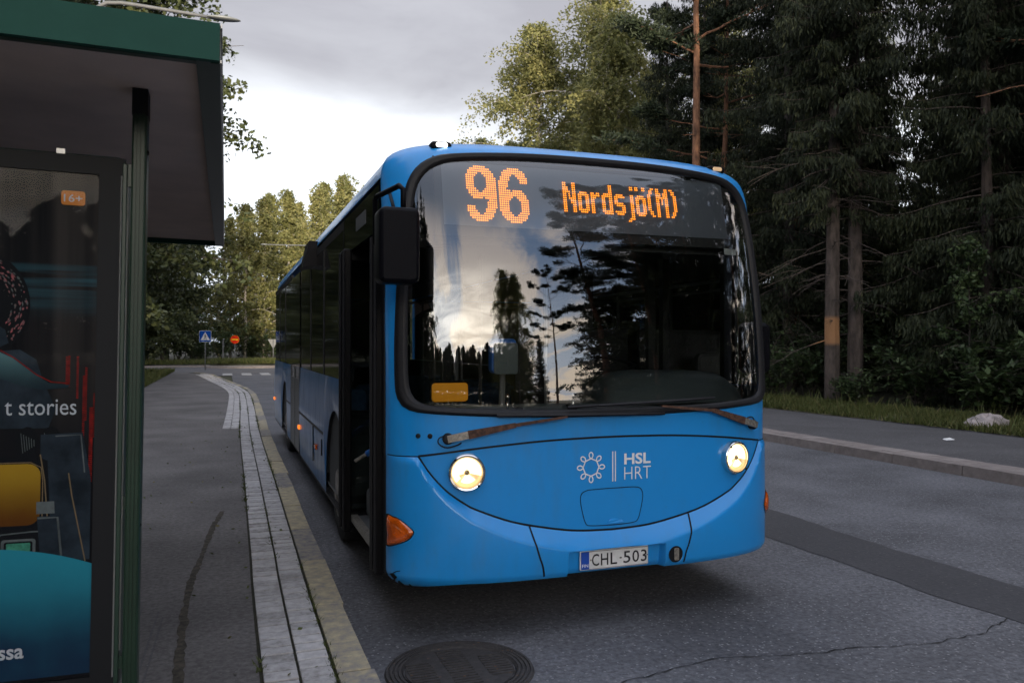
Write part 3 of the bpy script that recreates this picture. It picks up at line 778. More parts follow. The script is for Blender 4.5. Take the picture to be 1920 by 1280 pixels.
# indicators wrapping the corners
def indicator(sg):
    pts = [(1.246,.500),(1.246,.560),(1.246,.668),(1.222,.672),(1.19,.664),(1.155,.64),(1.128,.615),(1.122,.598),(1.14,.568),(1.17,.545),(1.205,.525)]
    P = resample(pts+[pts[0]], .01); c = np.array([1.2, .592]); mb = MB(); rows = []
    for k in range(8):
        s = 1-k/7*.98; q = c+(P-c)*s
        rows.append([SO(sg*min(1.249, x), z, bump_off(x, z)+.003+.024*(1-s*s)**.5) for x, z in np.vstack([q, q[:1]])])
    mb.grid(rows); o = mb.build('indicator_lamp', 'amber', bus, smooth=True)
    v, f = ribbon2d(P, .008, True); m2 = MB(); m2.add([SO(sg*min(1.249, x), z, bump_off(x, z)+.0045) for x, z in v], f); m2.build('lamp_gasket', 'gap_black', o)
indicator(-1); indicator(1)

# marker lamps on the brow
for sx, lit in ((-.925, 'lamp_white'), (.945, 'lamp_dim')):
    c3 = np.array(S(sx, 2.775)); n = Sn(sx, 2.775); mb = MB()
    mb.rbox(c3[0]-.062, c3[0]+.062, c3[1]-.030, c3[1]+.05, c3[2]-.024, c3[2]+.020, .018); o = mb.build('marker_lamp', 'plastic_black', bus, smooth=True, auto=40)
    mb = MB(); mb.rbox(c3[0]-.034, c3[0]+.034, c3[1]-.036, c3[1]-.029, c3[2]-.014, c3[2]+.012, .011); mb.build('lens', lit, o)

# number plate
py = S(0, .40)[1]
def plate():
    x0, x1, z0, z1 = XC-.218, XC+.218, .345, .455; y = py-.036
    mb = MB(); mb.rbox(x0, x1, y, y+.012, z0, z1, .008); o = mb.build('number_plate', 'plate_white', bus)
    mb = MB(); mb.box(x0+.006, x0+.056, y-.0012, y-.0004, z0+.006, z1-.006); mb.build('country_band', 'plate_blue', o)
    mb = MB()
    for ch, a, b in (('C',.073,.118),('H',.129,.176),('L',.190,.232),('-',.248,.262),('5',.272,.318),('0',.330,.374),('3',.386,.424)):
        z_a, z_b = (.395,.403) if ch == '-' else (z0+.021, z1-.021)
        v, f = text2d(ch, x0+a, x0+b, z_a, z_b, .008); mb.add([(p, y-.0016, q) for p, q in v], f)
    mb.build('lettering', 'letter_black', o)
    mb = MB(); v, f = text2d('FIN', x0+.012, x0+.050, z0+.018, z0+.036, .01); mb.add([(p, y-.002, q) for p, q in v], f); mb.build('lettering', 'white_paint', o)
    mb = MB(); v, f = ribbon2d([(x0+.006, z0+.006), (x1-.006, z0+.006), (x1-.006, z1-.006), (x0+.006, z1-.006)], .0025, True); mb.add([(p, y-.001, q) for p, q in v], f); mb.build('rim_line', 'letter_black', o)
    for sx in (x0+.066, x1-.010):
        mb = MB(); mb.lathe([(.006, 0), (.005, .003), (.001, .0035)], (sx, y, .402), (0, -1, 0), 12); mb.build('screw', 'chrome', o)
plate()
# sun logo, double bar, letters
mb = MB()
cx, cz, R = -.134, .920, .050
oc = [(cx+R*sin(radians(45*k)), cz+R*cos(radians(45*k))) for k in range(8)]
v, f = ribbon2d(oc, .0075, True); mb.add([SO(x, z, .003) for x, z in v], f)
for k in range(8):
    a = radians(45*k); d = np.array([sin(a), cos(a)]); t = np.array([cos(a), -sin(a)])
    P = []
    for q in np.linspace(0, 2*pi, 22)[:-1]:
        rr = .0125*(1-.45*max(0, -cos(q))); P.append(np.array([cx, cz])+d*(R+.017+.0185*cos(q)*1.0)+t*rr*sin(q))
    v, f = ribbon2d(P, .0068, True); mb.add([SO(x, z, .0035) for x, z in v], f)
for x in (.004, .021): v, f = ribbon2d([(x, .832), (x, 1.005)], .0065); mb.add([SO(p, q, .003) for p, q in v], f)
v, f = text2d('HSL', .078, .252, .925, .990, .028); mb.add([SO(p, q, .003) for p, q in v], f)
v, f = text2d('HRT', .078, .254, .838, .911, -.012); mb.add([SO(p, q, .003) for p, q in v], f)
mb.build('operator_logo', 'white_paint', bus)
mb = MB(); v, f = text2d('10', 1.165, 1.215, .76, .86, .01); mb.add([SO(p, q, .003) for p, q in v], f)
v, f = text2d('15', 1.222, 1.2475, .76, .86, .01); 
mb.build('fleet_number', 'white_paint', bus)

# washer nozzles
for sx in (-1.109, -1.05):
    mb = MB(); mb.lathe([(.014, 0), (.013, .006), (.006, .008), (.005, .003), (.001, .003)], S(sx, 1.122), Sn(sx, 1.122), 14)
    mb.build('washer_jet', 'rubber', bus, smooth=True, auto=30)
# wipers
def wiper(piv, elbow, tip, blade0, blade1, loop):
    n = Sn(*piv); p = np.array(S(*piv)); mb = MB()
    mb.lathe([(.030, -.002), (.030, .028), (.022, .04), (.001, .042)], p, n, 18); w = mb.build('wiper', 'rubber', bus, smooth=True, auto=35)
    e = np.array(SO(*elbow, .052)); t = np.array(SO(*tip, .050)); a = p+n*.042
    mid = a+(e-a)*.30
    def bar(A, B, w0, w1, h):
        d = B-A; d /= np.linalg.norm(d); u = np.cross(n, d); m_ = MB()
        vs = [A+u*w0-n*h, A-u*w0-n*h, A-u*w0+n*h, A+u*w0+n*h, B+u*w1-n*h, B-u*w1-n*h, B-u*w1+n*h, B+u*w1+n*h]
        m_.add(vs, [(0,1,2,3),(7,6,5,4),(0,4,5,1),(1,5,6,2),(2,6,7,3),(3,7,4,0)]); return m_
    bar(a, mid, .019, .020, .012).build('arm_head', 'steel_dirty', w)
    m1 = bar(mid, e, .023, .013, .010); m2 = bar(e, t, .010, .006, .006); m1.add(m2.v, m2.f); m1.build('arm', 'rust', w)
    m3 = MB(); q = [np.array(SO(blade0[0]+(blade1[0]-blade0[0])*k/16, blade0[1]+(blade1[1]-blade0[1])*k/16, .030)) for k in range(17)]
    m3.tube(q, .009, 6)
    q2 = [x-np.array([0, .018, 0]) for x in q[3:14]]; m3.tube(q2, .006, 5)
    m3.build('blade', 'rubber', w)
    m4 = MB(); L_ = [np.array(SO(x, z, .02)) for x, z in resample(loop, .01)]; m4.tube(L_, .004, 6); m4.build('hose', 'rubber', w)
wiper((-.958,1.110), (-.60,1.180), (-.30,1.218), (-.70,1.232), (.33,1.216), [(-.955,1.13),(-1.0,1.115),(-1.005,1.085),(-.965,1.062),(-.91,1.075),(-.885,1.09)])
wiper((1.02,1.118), (.66,1.225), (.30,1.262), (-.29,1.268), (.68,1.298), [(.93,1.15),(.97,1.165),(1.01,1.165),(1.035,1.14)])

# roof and upper sides: the rim section swept back, lowered at the tail
SEC = [(p[0], p[1]) for p in RIM if p[1] >= 2.56]
SEC = SEC[::2]+[SEC[-1]]
full_sec = [(x, z) for x, z in SEC]+[(-x, z) for x, z in reversed(SEC[:-1])]
mb = MB(); rows = []
for y, dz, kx in ((None, 0, 1), (5.2, 0, 1), (8, 0, 1), (11, 0, 1), (13.2, 0, 1), (14.0, -.02, 1), (14.6, -.07, .995), (14.9, -.14, .985), (15.05, -.24, .97)):
    row = []
    for x, z in full_sec:
        Z = z+dz*max(0, (z-2.5)/.34); row.append((XC+x*kx, (hz(z)+DD-.004) if y is None else y, Z))
    rows.append(row)
mb.grid(rows); roof = mb.build('roof', 'bus_blue', bus, smooth=True)
def side_panel(x, y0, y1, zlo, zhi, arches, m, name, step=.06):
    ysl = list(np.arange(y0, y1, step))+[y1]
    for c, r in arches: ysl += [c+r*cos(a) for a in np.linspace(0, pi, 31)]
    ysl = sorted(y for y in set(round(float(v), 4) for v in ysl) if y0 <= y <= y1)
    mb = MB(); rows = []
    for y in ysl:
        lo = zlo
        for c, r in arches:
            if abs(y-c) <= r+1e-4: lo = max(lo, .50+sqrt(max(0, r*r-(y-c)**2)))
        bul = [0, .012, .016, .012, 0]
        rows.append([(x+math.copysign(b_, x-XC), y, lo+(zhi-lo)*k/4) for k, b_ in enumerate(bul)])
    mb.grid(rows); return mb.build(name, m, bus, smooth=True)
AR = [(6.72, .57), (12.62, .57)]
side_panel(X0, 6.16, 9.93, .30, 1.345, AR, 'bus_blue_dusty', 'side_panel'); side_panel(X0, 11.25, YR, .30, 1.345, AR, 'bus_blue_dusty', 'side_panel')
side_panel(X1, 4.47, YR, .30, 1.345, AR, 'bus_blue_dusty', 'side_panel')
# window bands
def band_glass(x, y0, y1, m, name, z0=1.347, z1=2.565):
    mb = MB(); s = 1 if x > XC else -1
    mb.add([(x, y0, z0), (x, y1, z0), (x, y1, z1), (x, y0, z1)], [(0, 1, 2, 3) if s > 0 else (3, 2, 1, 0)]); return mb.build(name, m, bus)
def side_windows(x, spans, m):
    s = 1 if x > XC else -1
    for i, (a, b) in enumerate(spans):
        w = band_glass(x-s*.004, a+.03, b-.03, m, 'side_window')
        mb = MB(); mb.box(x-.02 if s > 0 else x-.001, x+.001 if s > 0 else x+.02, a-.03, a+.032, 1.347, 2.565)
        mb.box(x-.02 if s > 0 else x-.0005, x+.0005 if s > 0 else x+.02, a+.032, b-.032, 2.50, 2.565); mb.build('window_pillar', 'rubber', w)
side_windows(X0, [(6.16,7.5),(7.5,8.7),(8.7,9.93),(11.25,12.5),(12.5,13.8),(13.8,15.0)], 'side_glass_dark')
side_windows(X1, [(4.72,5.85),(5.85,7.2),(7.2,8.6),(8.6,10),(10,11.5),(11.5,13),(13,15.0)], 'tinted_glass')
mb = MB(); mb.box(X0-.001, X0+.03, 4.69, 6.16, 2.30, 2.565); mb.build('door_header', 'side_glass_dark', bus)
mb = MB(); mb.box(X0-.004, X0-.0015, 5.15, 5.55, 2.40, 2.49); mb.build('header_plate', 'interior_grey', bus)
mb = MB(); mb.box(X0-.002, X0+.04, 6.16, 15.0, .285, .30); mb.box(X0-.018, X0-.012, 7.4, 9.9, .80, .825); mb.box(X0-.018, X0-.012, 11.3, 12.0, .80, .825); mb.build('side_moulding', 'rubber', bus)
# rear
mb = MB(); mb.rbox(XC-1.21, XC+1.21, 14.98, 15.16, .32, 2.58, .12); mb.build('rear_panel', 'bus_blue', bus, smooth=True, auto=40)
# roof pod by the edge, seen against the trees
mb = MB(); pts = [(-.10, 0), (.12, 0), (.16, .12), (.05, .26), (-.06, .28), (-.12, .12)]
mb.prism([(0, -.06), (.30, -.02), (.26, .18), (.06, .20)], lambda p, d: (X0-.13+p[0], 8.1+d, 2.45+p[1]), .42); mb.build('roof_pod', 'plastic_black', bus)
# doors
def door_leaf(y0, y1, xo, z0, z1, wide):
    # a folded-in glazed leaf standing square to the bus side
    mb = MB(); mb.rbox(xo, xo+.062, y0, y1, z0, z1, .02); mb.box(xo+wide-.05, xo+wide, y0+.01, y1-.01, z0, z1); mb.box(xo+.062, xo+wide-.05, y0+.01, y1-.01, z0, z0+.14); mb.box(xo+.062, xo+wide-.05, y0+.01, y1-.01, z1-.08, z1)
    o = mb.build('door_leaf', 'door_black', bus)
    mb = MB(); ym = (y0+y1)/2; mb.add([(xo+.062, ym, z0+.14), (xo+wide-.05, ym, z0+.14), (xo+wide-.05, ym, z1-.08), (xo+.062, ym, z1-.08)], [(0, 1, 2, 3)]); mb.build('door_pane', 'door_glass', o)
    mb = MB()
    for yy in (y0-.006, y1+.006): mb.tube([(xo+.004, yy, z0+.02), (xo+.004, yy, z1-.02)], .011, 6)
    mb.tube([(xo-.008, (y0+y1)/2, z0+.03), (xo-.008, (y0+y1)/2, z1-.03)], .014, 6)
    mb.build('door_rubber', 'rubber', o)
    return o
door_leaf(4.58, 4.66, X0-.045, .295, 2.27, .46)
door_leaf(5.80, 5.97, X0-.055, .27, 2.31, .44)
mb = MB(); mb.box(X0-.002, X0+.03, 5.985, 6.155, .33, 2.30); mb.build('door_post', 'door_black', bus)
mb = MB(); mb.box(X0-.002, X0+.02, 4.46, 4.575, .33, 1.0); mb.build('door_post', 'rubber', bus)
mb = MB(); mb.box(X0-.004, X0+.03, 4.50, 4.62, 1.0, 2.35); mb.build('door_post', 'rubber', bus)
# middle door
mb = MB(); mb.box(X0-.006, X0+.03, 9.94, 11.24, .30, 2.50); o = mb.build('door_leaf', 'side_glass_dark', bus)
mb = MB()
for y in (9.94, 10.56, 10.62, 11.20): mb.box(X0-.016, X0-.006, y, y+.04, .32, 1.345)
mb.box(X0-.012, X0-.007, 9.99, 10.56, .32, 1.2); mb.box(X0-.012, X0-.007, 10.67, 11.2, .32, 1.2); mb.build('door_frame', 'door_grey', o)
# side marker lamps
for y, z, m in ((9.86,.634,'marker_orange'), (7.95,.63,'amber'), (14.93,.66,'marker_orange')):
    mb = MB(); mb.rbox(X0-.035, X0-.010, y-.05, y+.05, z-.025, z+.025, .01); mb.build('side_marker', m, bus)
mb = MB(); mb.rbox(X0-.022, X0-.012, 7.5, 7.53, .60, .75, .01); mb.build('flap_handle', 'gap_black', bus)
mb = MB(); mb.rbox(X0-.022, X0-.012, 8.25, 8.28, .45, .80, .01); mb.build('flap_handle', 'gap_black', bus)
# wheels
def wheel(x, y, side):
    c = (x, y, .475); ax = (side, 0, 0); mb = MB()
    mb.lathe([(.27, -.13), (.40, -.135), (.455, -.12), (.475, -.09), (.475, .09), (.455, .12), (.40, .135), (.29, .13), (.27, .10)], c, ax, 48)
    w = mb.build('wheel', 'tyre', bus, smooth=True, auto=35)
    mb = MB(); mb.lathe([(.285, .125), (.28, .138), (.268, .13), (.25, .07), (.20, .045), (.13, .07), (.125, .13), (.10, .15), (.001, .152)], c, ax, 40)
    for k in range(10):
        a = 2*pi*k/10; p = np.array(c)+np.array([side*.058, .165*cos(a), .165*sin(a)]); mb.lathe([(.016, 0), (.016, .03), (.001, .032)], p, ax, 6)
    mb.build('rim', 'rim_grey', w, smooth=True, auto=30)
for y in (6.72, 12.62):
    wheel(X0+.17, y, -1); wheel(X1-.17, y, 1)
# underside and arch liners keep daylight out of the arches
mb = MB(); mb.box(X0+.02, X1-.02, 4.75, 6.1, .34, .37); mb.box(X0+.36, X1-.36, 6.1, 15, .30, .37)
for y in (6.72, 12.62):
    for x0, x1 in ((X0+.012, X0+.40), (X1-.40, X1-.012)):
        A = np.linspace(0, pi, 20); mb.grid([[(x0, y+.60*cos(a), .47+.60*sin(a)) for a in A], [(x1, y+.60*cos(a), .47+.60*sin(a)) for a in A]])
        xi = x1 if x0 < XC else x0; mb.box(xi-.004, xi+.004, y-.6, y+.6, .31, 1.09)
mb.box(X0+.02, X1-.02, 4.45, 4.78, .345, .36)
mb.box(X0+.012, X0+.36, 7.3, 12.0, .30, .34); mb.box(X1-.36, X1-.012, 7.3, 12, .30, .34); mb.box(X0+.012, X1-.012, 13.25, 15, .30, .34)
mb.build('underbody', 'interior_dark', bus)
# interior
mb = MB(); mb.box(X0+.02, X1-.02, 4.70, 15, .372, .385); mb.build('floor', 'interior_grey', bus)
mb = MB(); mb.box(X0+.012, X0+.05, 4.70, 6.14, .355, .395); mb.box(X0+.0, X0+.012, 4.68, 5.79, .355, .40); mb.build('door_sill', 'steel_dirty', bus)
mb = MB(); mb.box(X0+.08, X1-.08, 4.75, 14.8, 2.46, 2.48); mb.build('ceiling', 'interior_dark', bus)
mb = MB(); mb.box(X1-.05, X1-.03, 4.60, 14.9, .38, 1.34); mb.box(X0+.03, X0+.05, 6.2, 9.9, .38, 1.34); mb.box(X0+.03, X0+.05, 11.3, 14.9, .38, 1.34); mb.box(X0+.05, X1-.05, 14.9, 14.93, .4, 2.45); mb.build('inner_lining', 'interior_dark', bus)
# dashboard: follows the windscreen
mb = MB(); rows = []
for x in np.linspace(-1.14, 1.14, 61):
    y = S(x, 1.28)[1]
    rows.append([(XC+x, y+.045, 1.20), (XC+x, y+.050, 1.235), (XC+x, y+.20, 1.262), (XC+x, y+.36, 1.262), (XC+x, y+.40, 1.20), (XC+x, y+.42, .5)])
mb.grid(rows)
dash = mb.build('dashboard', 'dash_grey', bus, smooth=True, auto=30)
for x in (-.86, -.53, -.2):
    mb = MB(); y = S(x, 1.28)[1]; mb.box(XC+x-.004, XC+x+.004, y+.05, y+.2, 1.245, 1.268); mb.build('dash_joint', 'gap_black', dash)
for x in (-.60, -.20):
    mb = MB(); y = S(x, 1.28)[1]+.10; mb.tube([(XC+x, y, 1.22), (XC+x, y, 1.325)], .008, 8)
    mb.lathe([(.012, 0), (.013, .008), (.008, .018), (.001, .02)], (XC+x, y, 1.322), (0, 0, 1), 10); mb.build('dash_pin', 'chrome', dash, smooth=True)
mb = MB(); rows = []
for i in range(33):
    t = i/32; x = .02+1.06*t; e = (1-abs(2*t-1)**5)**.5 if 0 < t < 1 else 0.
    top = 1.265+.205*e*(1-.12*t)
    y = S(x, 1.3)[1]+.10
    rows.append([(XC+x, y, 1.262), (XC+x, y+.02+.02*(1-e), 1.262+(top-1.262)*.35), (XC+x, y+.07, 1.262+(top-1.262)*.75), (XC+x, y+.15, top-.006*e), (XC+x, y+.25, top), (XC+x, y+.36, top-.01), (XC+x, y+.40, 1.22)])
mb.grid(rows); mb.build('instrument_hood', 'hood_grey', bus, smooth=True)
mb = MB()
c = np.array([XC+.50, 5.12, 1.43]); ax = np.array([0, -.42, .9]); ax /= np.linalg.norm(ax); u = np.array([1., 0, 0]); w = np.cross(ax, u)
mb.tube([c+.235*(cos(a)*u+sin(a)*w) for a in np.linspace(0, 2*pi, 41)], .016, 8, False)
for a in (pi*1.5, .3, pi-.3): mb.tube([c-ax*.04, c+.23*(cos(a)*u+sin(a)*w)], .014, 6)
mb.tube([c-ax*.04, c-ax*.7], .03, 8); mb.build('steering_wheel', 'plastic_black', bus, smooth=True)
# ticket reader on its post
mb = MB(); mb.rbox(XC-.455, XC-.275, 4.98, 5.06, 1.43, 1.66, .03); o = mb.build('ticket_reader', 'handle_blue', bus, smooth=True, auto=35)
mb = MB(); mb.rbox(XC-.440, XC-.272, 4.968, 4.981, 1.425, 1.632, .02); mb.build('reader_screen', 'hood_grey', o)
mb = MB(); mb.tube([(XC-.36, 5.03, 1.44), (XC-.385, 5.02, .5)], .020, 10); mb.build('reader_post', 'alu', o, smooth=True)
mb = MB(); mb.tube([(XC-.06, 5.0, .9), (XC-.06, 5.0, 2.0)], .011, 8); mb.build('stanchion', 'alu', bus, smooth=True)
mb = MB(); mb.rbox(XC-.990, XC-.775, 4.44, 4.455, 1.292, 1.400, .02); o = mb.build('sign_card', 'plate_orange', bus); 
mb = MB(); mb.rbox(XC-1.0, XC-.765, 4.457, 4.475, 1.285, 1.412, .02); mb.build('card_holder', 'plastic_black', o)
mb = MB(); v, f = [(XC+.875, 2.190), (XC+.985, 2.192), (XC+.985, 2.232), (XC+.875, 2.230)], [(0, 1, 2, 3)]
mb.add([(x, S(x-XC, z)[1]+.014, z) for x, z in v], f); mb.build('screen_sticker', 'sticker_white', bus)
# driver's seat, cab screen, passenger seats, rails
def seat(x, y, name='seat', m='seat_blue', z=.42):
    mb = MB(); mb.rbox(x-.21, x+.21, y-.22, y+.22, z, z+.10, .04); o = mb.build(name, m, bus, smooth=True, auto=40)
    mb = MB(); mb.rbox(x-.21, x+.21, y+.18, y+.26, z+.10, z+.75, .06); mb.build('seat_back', m, o, smooth=True, auto=40)
    mb = MB(); mb.tube([(x, y, .385), (x, y, z)], .06, 8); mb.build('seat_post', 'interior_grey', o)
seat(XC+.55, 5.75, 'driver_seat', 'interior_dark', .80)
for y in (8.0, 8.9, 9.8, 11.2):
    for x in (-.95, -.5, .5, .95):
        if not (x < 0 and 9.7 < y < 11.3): seat(XC+x, y)
mb = MB()
for x, y in ((-.35, 6.2), (.2, 6.2), (.2, 7.3), (-.35, 9.7), (.35, 9.7), (-.3, 8.3), (.3, 8.3)): mb.tube([(XC+x, y, .38), (XC+x, y, 2.46)], .017, 8)
mb.tube([(XC-.35, 6.2, 2.2), (XC-.35, 12, 2.2)], .016, 8); mb.tube([(XC+.35, 6.2, 2.2), (XC+.35, 12, 2.2)], .016, 8); mb.build('grab_rail', 'interior_grey', bus, smooth=True)
mb = MB(); mb.box(XC+.15, X1-.06, 6.18, 6.22, .38, 1.75); mb.box(XC+.12, XC+.16, 5.3, 6.2, .38, 1.25); mb.build('cab_partition', 'gap_black', bus)
for y, w in ((4.70, .05), (5.75, .06), (7.2, .07)):
    mb = MB(); mb.box(X1-.10, X1-.04, y, y+w, 1.34, 2.47); mb.build('inner_pillar', 'interior_dark', bus)
mb = MB(); mb.rbox(X0+.10, X0+.42, 5.5, 5.75, .39, .60, .04); mb.build('entry_box', 'interior_grey', bus, smooth=True, auto=40)
mb = MB(); mb.tube([(X0+.28, 5.30, 1.02), (X0+.05, 5.42, .88)], .022, 10); o = mb.build('entry_handle', 'handle_blue', bus, smooth=True)
mb = MB(); mb.tube([(X0+.05, 5.42, .88), (X0-.02, 5.46, .83)], .012, 8); mb.build('handle_end', 'steel_dirty', o)
# destination display: board and lit dots
def ledy(z): return hz(z)+.075
mb = MB(); mb.grid([[(XC+x, ledy(z)+.02, z) for x in (-.99, .99)] for z in (2.235, 2.70)]); mb.box(XC-.99, XC+.99, 4.42, 4.75, 2.20, 2.236)
disp = mb.build('destination_display', 'interior_dark', bus)
mb = MB(); mb.grid([[(XC+x, ledy(z)+.012, z) for x in (-.945, .93)] for z in (2.296, 2.672)]); mb.build('dot_board', 'led_board', disp)
BIG9 = """
....######.....
..##########...
.############..
.#####..######.
#####....#####.
####......#####
####......#####
####......#####
####......#####
####......#####
#####....######
.#####..#######
.##############
..#############
...#####.######
...........####
..........#####
..........#####
####......#####
####.....#####.
#####....#####.
.#####..#####..
.############..
..##########...
....######.....""".strip().split('\n')
BIG6 = [r[::-1] for r in BIG9[::-1]]
G = {'N': "##...##,##...##,###..##,###..##,####.##,##.#.##,##.#.##,##.####,##..###,##..###,##...##,##...##,##...##,##...##",
 'o': ".,.,.,.,.####.,######,##..##,##..##,##..##,##..##,##..##,##..##,######,.####.",
 'r': ".,.,.,.,##.##,#####,###..,##...,##...,##...,##...,##...,##...,##...",
 'd': "....##,....##,....##,....##,.#####,######,##..##,##..##,##..##,##..##,##..##,##..##,######,.#####",
 's': ".,.,.,.,.####.,######,##....,##....,#####.,.#####,....##,....##,######,.####.",
 'j': "..##,..##,.,.,..##,..##,..##,..##,..##,..##,..##,..##,..##,..##,..##,.###,##..",
 'ö': "##..##,##..##,.,.,.####.,######,##..##,##..##,##..##,##..##,##..##,##..##,######,.####.",
 '(': "..##,.##.,.##.,##..,##..,##..,##..,##..,##..,##..,##..,.##.,.##.,..##",
 'M': "##...##,##...##,###.###,###.###,#######,##.#.##,##.#.##,##.#.##,##...##,##...##,##...##,##...##,##...##,##...##",
 ')': "##..,.##.,.##.,..##,..##,..##,..##,..##,..##,..##,..##,.##.,.##.,##.."}
mb = MB()
def dot(x, z, r=.0046):
    y = ledy(z)+.008; mb.add([(XC+x+r*cos(a), y, z+r*sin(a)) for a in np.linspace(0, 2*pi, 7)[:-1]], [tuple(range(6))])
def draw(rows, x0, z0, px, pz):
    for j, r in enumerate(rows):
        for i, c_ in enumerate(r):
            if c_ == '#': dot(x0+i*px, z0-j*pz)
PX, PZ = .0122, .0134
draw(BIG9, -.798, 2.652, PX, PZ); draw(BIG6, -.602, 2.652, PX, PZ)
xx = -.196
for ch in 'Nordsjö(M)':
    rows = G[ch].split(','); draw(rows, xx, 2.592, .0122, PZ); xx += .0122*(max(len(r) for r in rows)+1)
mb.build('lit_dots', 'led_orange', disp)

# mirrors
mb = MB(); mx, my, mz = XC-1.262, 4.02, 2.13
mb.rbox(mx-.105, mx+.105, my, my+.17, mz-.195, mz+.195, .035, 5); o = mb.build('mirror', 'plastic_black', bus, smooth=True, auto=50)
mb = MB(); mb.tube([(mx+.035, my+.09, mz+.18), (mx+.035, my+.09, mz+.30), (mx+.02, my+.12, mz+.325), (mx-.06, my+.34, mz+.30), (mx-.065, my+.36, mz+.28), (mx-.065, my+.36, mz+.05), (mx+.02, my+.42, mz+.0)], .015, 8)
mb.tube([(mx+.0, my+.12, mz+.17), (mx+.03, my+.45, mz+.36)], .010, 6); mb.build('mirror_bracket', 'plastic_black', o, smooth=True)
mb = MB(); mx, my, mz = X1+.14, 4.62, 1.60
mb.rbox(mx-.10, mx+.095, my, my+.14, mz-.18, mz+.175, .05, 5); o = mb.build('mirror', 'plastic_black', bus, smooth=True, auto=50)
mb = MB(); mb.tube([(mx-.02, my+.06, mz-.16), (mx-.03, my+.06, mz-.24)], .016, 8); mb.rbox(mx-.11, mx-.0, my, my+.09, mz-.42, mz-.23, .03); mb.tube([(mx-.10, my+.05, mz-.30), (X1-.02, my+.02, mz-.30)], .02, 8)
mb.tube([(mx-.04, my+.03, mz-.42), (mx-.02, my+.02, mz-.46)], .012, 6); mb.build('mirror_bracket', 'plastic_black', o, smooth=True, auto=50)

# ------------------------------------------------------------------ bus shelter with its poster case
sh = thing('bus_shelter', 'dark green bus shelter with flat roof and poster case on the near pavement', 'bus shelter', (-.28, 2.8, .13))
RX = -.052
mb = MB()
mb.box(-1.95, RX, 2.30, 2.322, 2.393, 2.495); mb.box(-1.95, RX, 6.62, 6.642, 2.393, 2.495); mb.box(-1.95, -1.928, 2.322, 6.62, 2.393, 2.495)
mb.build('fascia', 'shelter_green', sh)
mb = MB(); mb.box(RX-.022, RX+.002, 2.323, 6.619, 2.391, 2.497); mb.build('fascia', 'shelter_green_dark', sh)
mb = MB(); mb.box(RX+.0025, RX+.006, 2.31, 6.63, 2.390, 2.398); mb.box(RX+.0025, RX+.006, 2.31, 6.63, 2.485, 2.498); mb.build('edge_trim', 'alu', sh)
mb = MB(); mb.box(-1.927, RX-.060, 2.322, 6.62, 2.430, 2.46); mb.build('soffit', 'soffit', sh)
mb = MB(); mb.box(RX-.060, RX-.022, 2.322, 6.62, 2.394, 2.468); mb.box(-1.95, RX-.06, 2.323, 2.35, 2.392, 2.429); mb.build('gutter', 'shelter_green_dark', sh)
mb = MB(); mb.box(-1.927, RX-.0225, 2.3225, 6.6195, 2.470, 2.488); mb.build('roof_deck', 'lamp_head', sh)
def post(x, y, z1=2.429):
    mb = MB(); mb.rbox(x-.022, x+.022, y-.035, y+.035, .10, z1, .010)
    for dx in (-.011, .0, .011): mb.box(x+dx-.0035, x+dx+.0035, y-.0385, y-.034, .12, z1-.08)
    o = mb.build('post', 'post_green', sh)
    mb = MB(); mb.box(x-.023, x+.023, y-.038, y+.038, z1-.085, z1-.001); mb.build('post_cap', 'gap_black', o)
    mb = MB(); mb.lathe([(.009, 0), (.007, .005), (.001, .006)], (x+.022, y-.02, 2.23), (1, 0, 0), 8); mb.lathe([(.006, 0), (.001, .004)], (x+.022, y-.02, 1.05), (1, 0, 0), 8); mb.build('bolt', 'gap_black', o)
post(-.268, 2.80); post(-1.80, 2.80); post(-1.80, 6.3)
# case hung on a slim side rail
mb = MB(); mb.rbox(-.315, -.302, 2.775, 2.815, .56, 2.19, .004); mb.box(-.302, -.290, 2.785, 2.81, 1.10, 1.14); mb.box(-.302, -.290, 2.785, 2.81, 2.12, 2.19); mb.box(-.302, -.290, 2.785, 2.81, .60, .64); mb.build('side_rail', 'shelter_green_dark', sh)
mb = MB(); mb.tube([(-.300, 2.782, .66), (-.300, 2.782, 2.12)], .003, 6); mb.tube([(-.318, 2.778, .58), (-.318, 2.778, 2.15)], .0025, 6); mb.build('rail_edge', 'alu', sh)
mb = MB(); PXL, PXR, PZB, PZT = -1.55, -.392, .585, 2.15
mb.rbox(-1.66, -.316, 2.795, 2.95, .50, 2.215, .03); case = mb.build('poster_case', 'shelter_green_dark', sh)
mb = MB()
mb.box(-1.66, PXL, 2.780, 2.795, .52, 2.205); mb.box(PXR, -.318, 2.780, 2.795, .52, 2.205); mb.box(PXL, PXR, 2.780, 2.795, .52, PZB); mb.box(PXL, PXR, 2.780, 2.795, PZT, 2.205)
mb.build('case_frame', 'frame_black' if 'frame_black' in M else 'gap_black', case)
mb = MB(); mb.box(-.512, -.488, 2.785, 2.80, 2.207, 2.222); mb.build('case_lock', 'alu', case)

